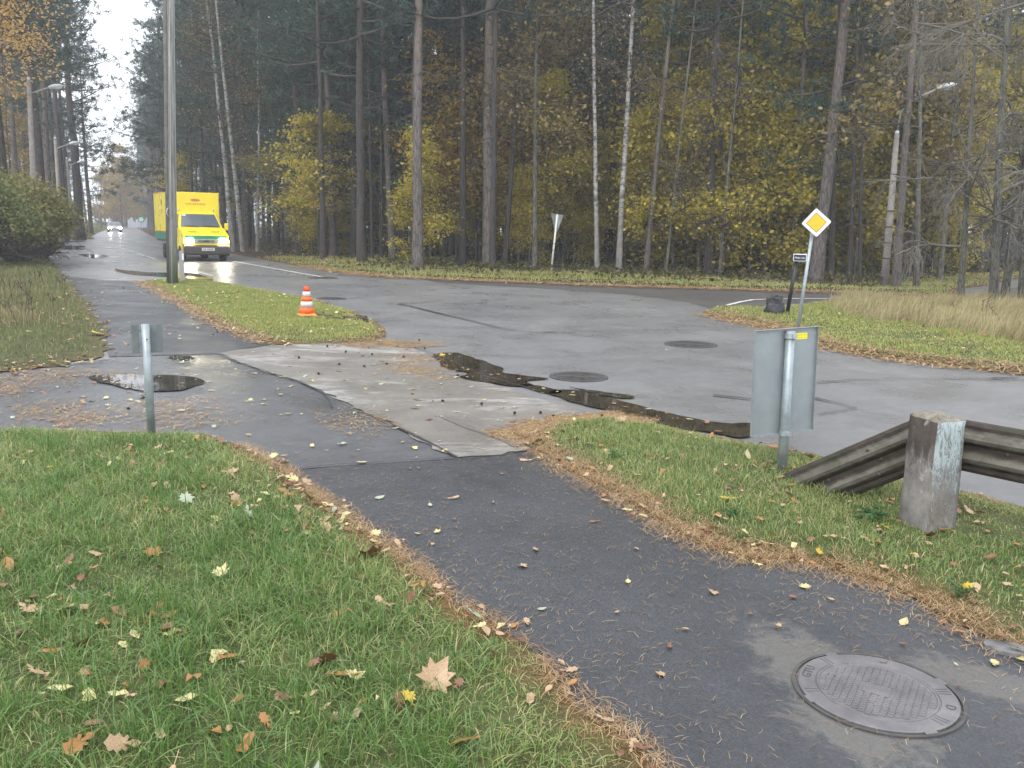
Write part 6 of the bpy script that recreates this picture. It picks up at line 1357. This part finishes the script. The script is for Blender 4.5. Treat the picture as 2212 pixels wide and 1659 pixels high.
# the big bush on the left
def bush(px_, py_, R, Ht, n, label, tb=.5, seed=5):
    g = G(px_, py_); t = thing('round_bush', label, 'bush', (g[0], g[1], .05)); rng = np.random.default_rng(seed); sm = MB(); tips = []
    for k in range(26):
        a = rng.uniform(0, 6.28); grow(sm, np.array([.25 * math.cos(a), .25 * math.sin(a), -.05]), unit(np.array([math.cos(a) * rng.uniform(.2, 1.), math.sin(a) * rng.uniform(.2, 1.), .75])), Ht * .55, .035, 2, rng, tips, .03, .55, (3, 5), 5)
    C = []
    for k in range(130):                                   # leafy sprays over an uneven dome, gaps between them
        a = rng.uniform(0, 6.28); e = math.asin(rng.uniform(-.1, 1)); q = rng.uniform(.72, 1.06); c = np.array([math.cos(a) * math.cos(e) * R * q, math.sin(a) * math.cos(e) * R * q, Ht * (.42 + .56 * math.sin(e) * q)])
        C.append(c + rng.normal(0, 1, (n // 130, 3)) * np.array([.34, .34, .22]) * R / 2)
    C = np.concatenate(C); C = C[C[:, 2] > .1]; tn = tb + .25 * noise2(C[:, 0] * 2 + seed, C[:, 2] * 2 + C[:, 1], 1.0) + rng.normal(0, .14, len(C))
    lm = MB(); leaves(lm, C, .13, rng, tn, .5); sm.build('stems', M['twigd'], t); lm.build('foliage', M['bush'], t)
bush(38, 570, 1.95, 3.3, 15000, 'big rounded green and rust bush left of the far path', .62)
bush(-60, 580, 2.2, 3.2, 9000, 'green bush at the left margin behind the big rounded bush', .42, 8)
bush(84, 560, .8, 1.4, 3000, 'low green shoulder of bushes right of the big rounded bush', .42, 9)

# undergrowth in the wood: saplings, brushwood, ferns read as one mass
P = vF.sample(26000, near=(np.array([-75, 28]), np.array([60, 95])), dmax=92); e = edge_dist(P, vF.B); P = P[(e > 2.0)]; e = e[e > 2.0]
nzv = noise2(P[:, 0], P[:, 1], .45); kp = RNG.uniform(0, 1, len(P)) < np.clip(.35 + .5 * nzv, .05, 1); P = P[kp][:9000]
C = np.repeat(np.column_stack([P, vF.z(P)]), 5, axis=0); hgt_ = np.repeat(np.clip(.35 + .45 * noise2(P[:, 0] + 9, P[:, 1], .8), .1, 1.3), 5)
C += np.column_stack([RNG.normal(0, .3, (len(C), 2)), RNG.uniform(0.03, 1, len(C)) * hgt_]); mb = MB(); leaves(mb, C, .16, RNG, .5 + .25 * np.repeat(noise2(P[:, 0], P[:, 1], .3), 5) + RNG.normal(0, .16, len(C)), .5)
kind(mb.build('undergrowth', M['under']), 'stuff', 'low undergrowth on the floor of the wood')
# far-off wood closing the view behind the last trees
def far_wood(pts, n_tr, n_lf, hmax, label, tint, name='distant_wood'):
    A = np.array(pts, float); L = np.linalg.norm(np.diff(A, axis=0), axis=1); c = np.concatenate([[0], np.cumsum(L)]); mb = MB()
    def pt(u, w): k = np.clip(np.searchsorted(c, u) - 1, 0, len(L) - 1); T = (A[k + 1] - A[k]) / L[k][:, None]; return A[k] + T * (u - c[k])[:, None] + np.column_stack([-T[:, 1], T[:, 0]]) * w[:, None]
    Q = pt(RNG.uniform(0, c[-1], n_tr), RNG.uniform(-7, 7, n_tr))
    for q in Q: mb.tube([(q[0], q[1], -.2), (q[0] + RNG.normal(0, .3), q[1], 8), (q[0] + RNG.normal(0, .6), q[1], 17)], [.2, .16, .07], 6, False, .5, 1)
    u = RNG.uniform(0, c[-1], n_lf); P = pt(u, RNG.normal(0, 5, n_lf)); z = 0.2 + (hmax - 0.2) * RNG.beta(0.85, 1.1, n_lf)
    cl = noise2(u * .35, z * .5, 1.0); kp = (cl > -.45) | (z < 3.5); P, z, cl = P[kp], z[kp], cl[kp]
    leaves(mb, np.column_stack([P, z]), .75, RNG, tint + .25 * cl + RNG.normal(0, .12, len(P)), .3)
    return kind(mb.build(name, [M['pine'], M['barkd']]), 'stuff', label)
far_wood([(-34, 128), (-15, 124), (25, 112), (60, 95), (82, 70)], 190, 44000, 22, 'far pines closing the wood behind the last trunks', .5)
far_wood([(-190, 110), (-150, 190), (-128, 262)], 60, 16000, 22, 'far pines on the left beyond the lamps', .5)
far_wood([(-140, 330), (-100, 330), (-60, 320)], 30, 9000, 16, 'far wood beyond the end of the road', .7)

# overhead cable from the timber pole across the road into the wood
e = AT(1330, 228, 62); n = 24; pts = [POLE_TOP + (e - POLE_TOP) * u - np.array([0, 0, 1.1 * 4 * u * (1 - u)]) * .25 for u in np.linspace(0, 1, n)]
tag(MB().tube(pts, .016, 5).build('overhead_cable', M['twig']), 'thin overhead cable from the timber pole across the road into the pines', 'cable')

# damp autumn air
hz, _t, _b = newmat('damp_air'); _t.nodes.remove(_b); pv = _t.nodes.new('ShaderNodeVolumePrincipled'); pv.inputs['Color'].default_value = (.93, .96, 1, 1); pv.inputs['Density'].default_value = HAZE; pv.inputs['Anisotropy'].default_value = .2
_t.links.new(pv.outputs['Volume'], _t.nodes['Material Output'].inputs['Volume'])
kind(MB().box((-140, 215, 14.5), (620, 500, 33)).build('haze', hz), 'stuff')
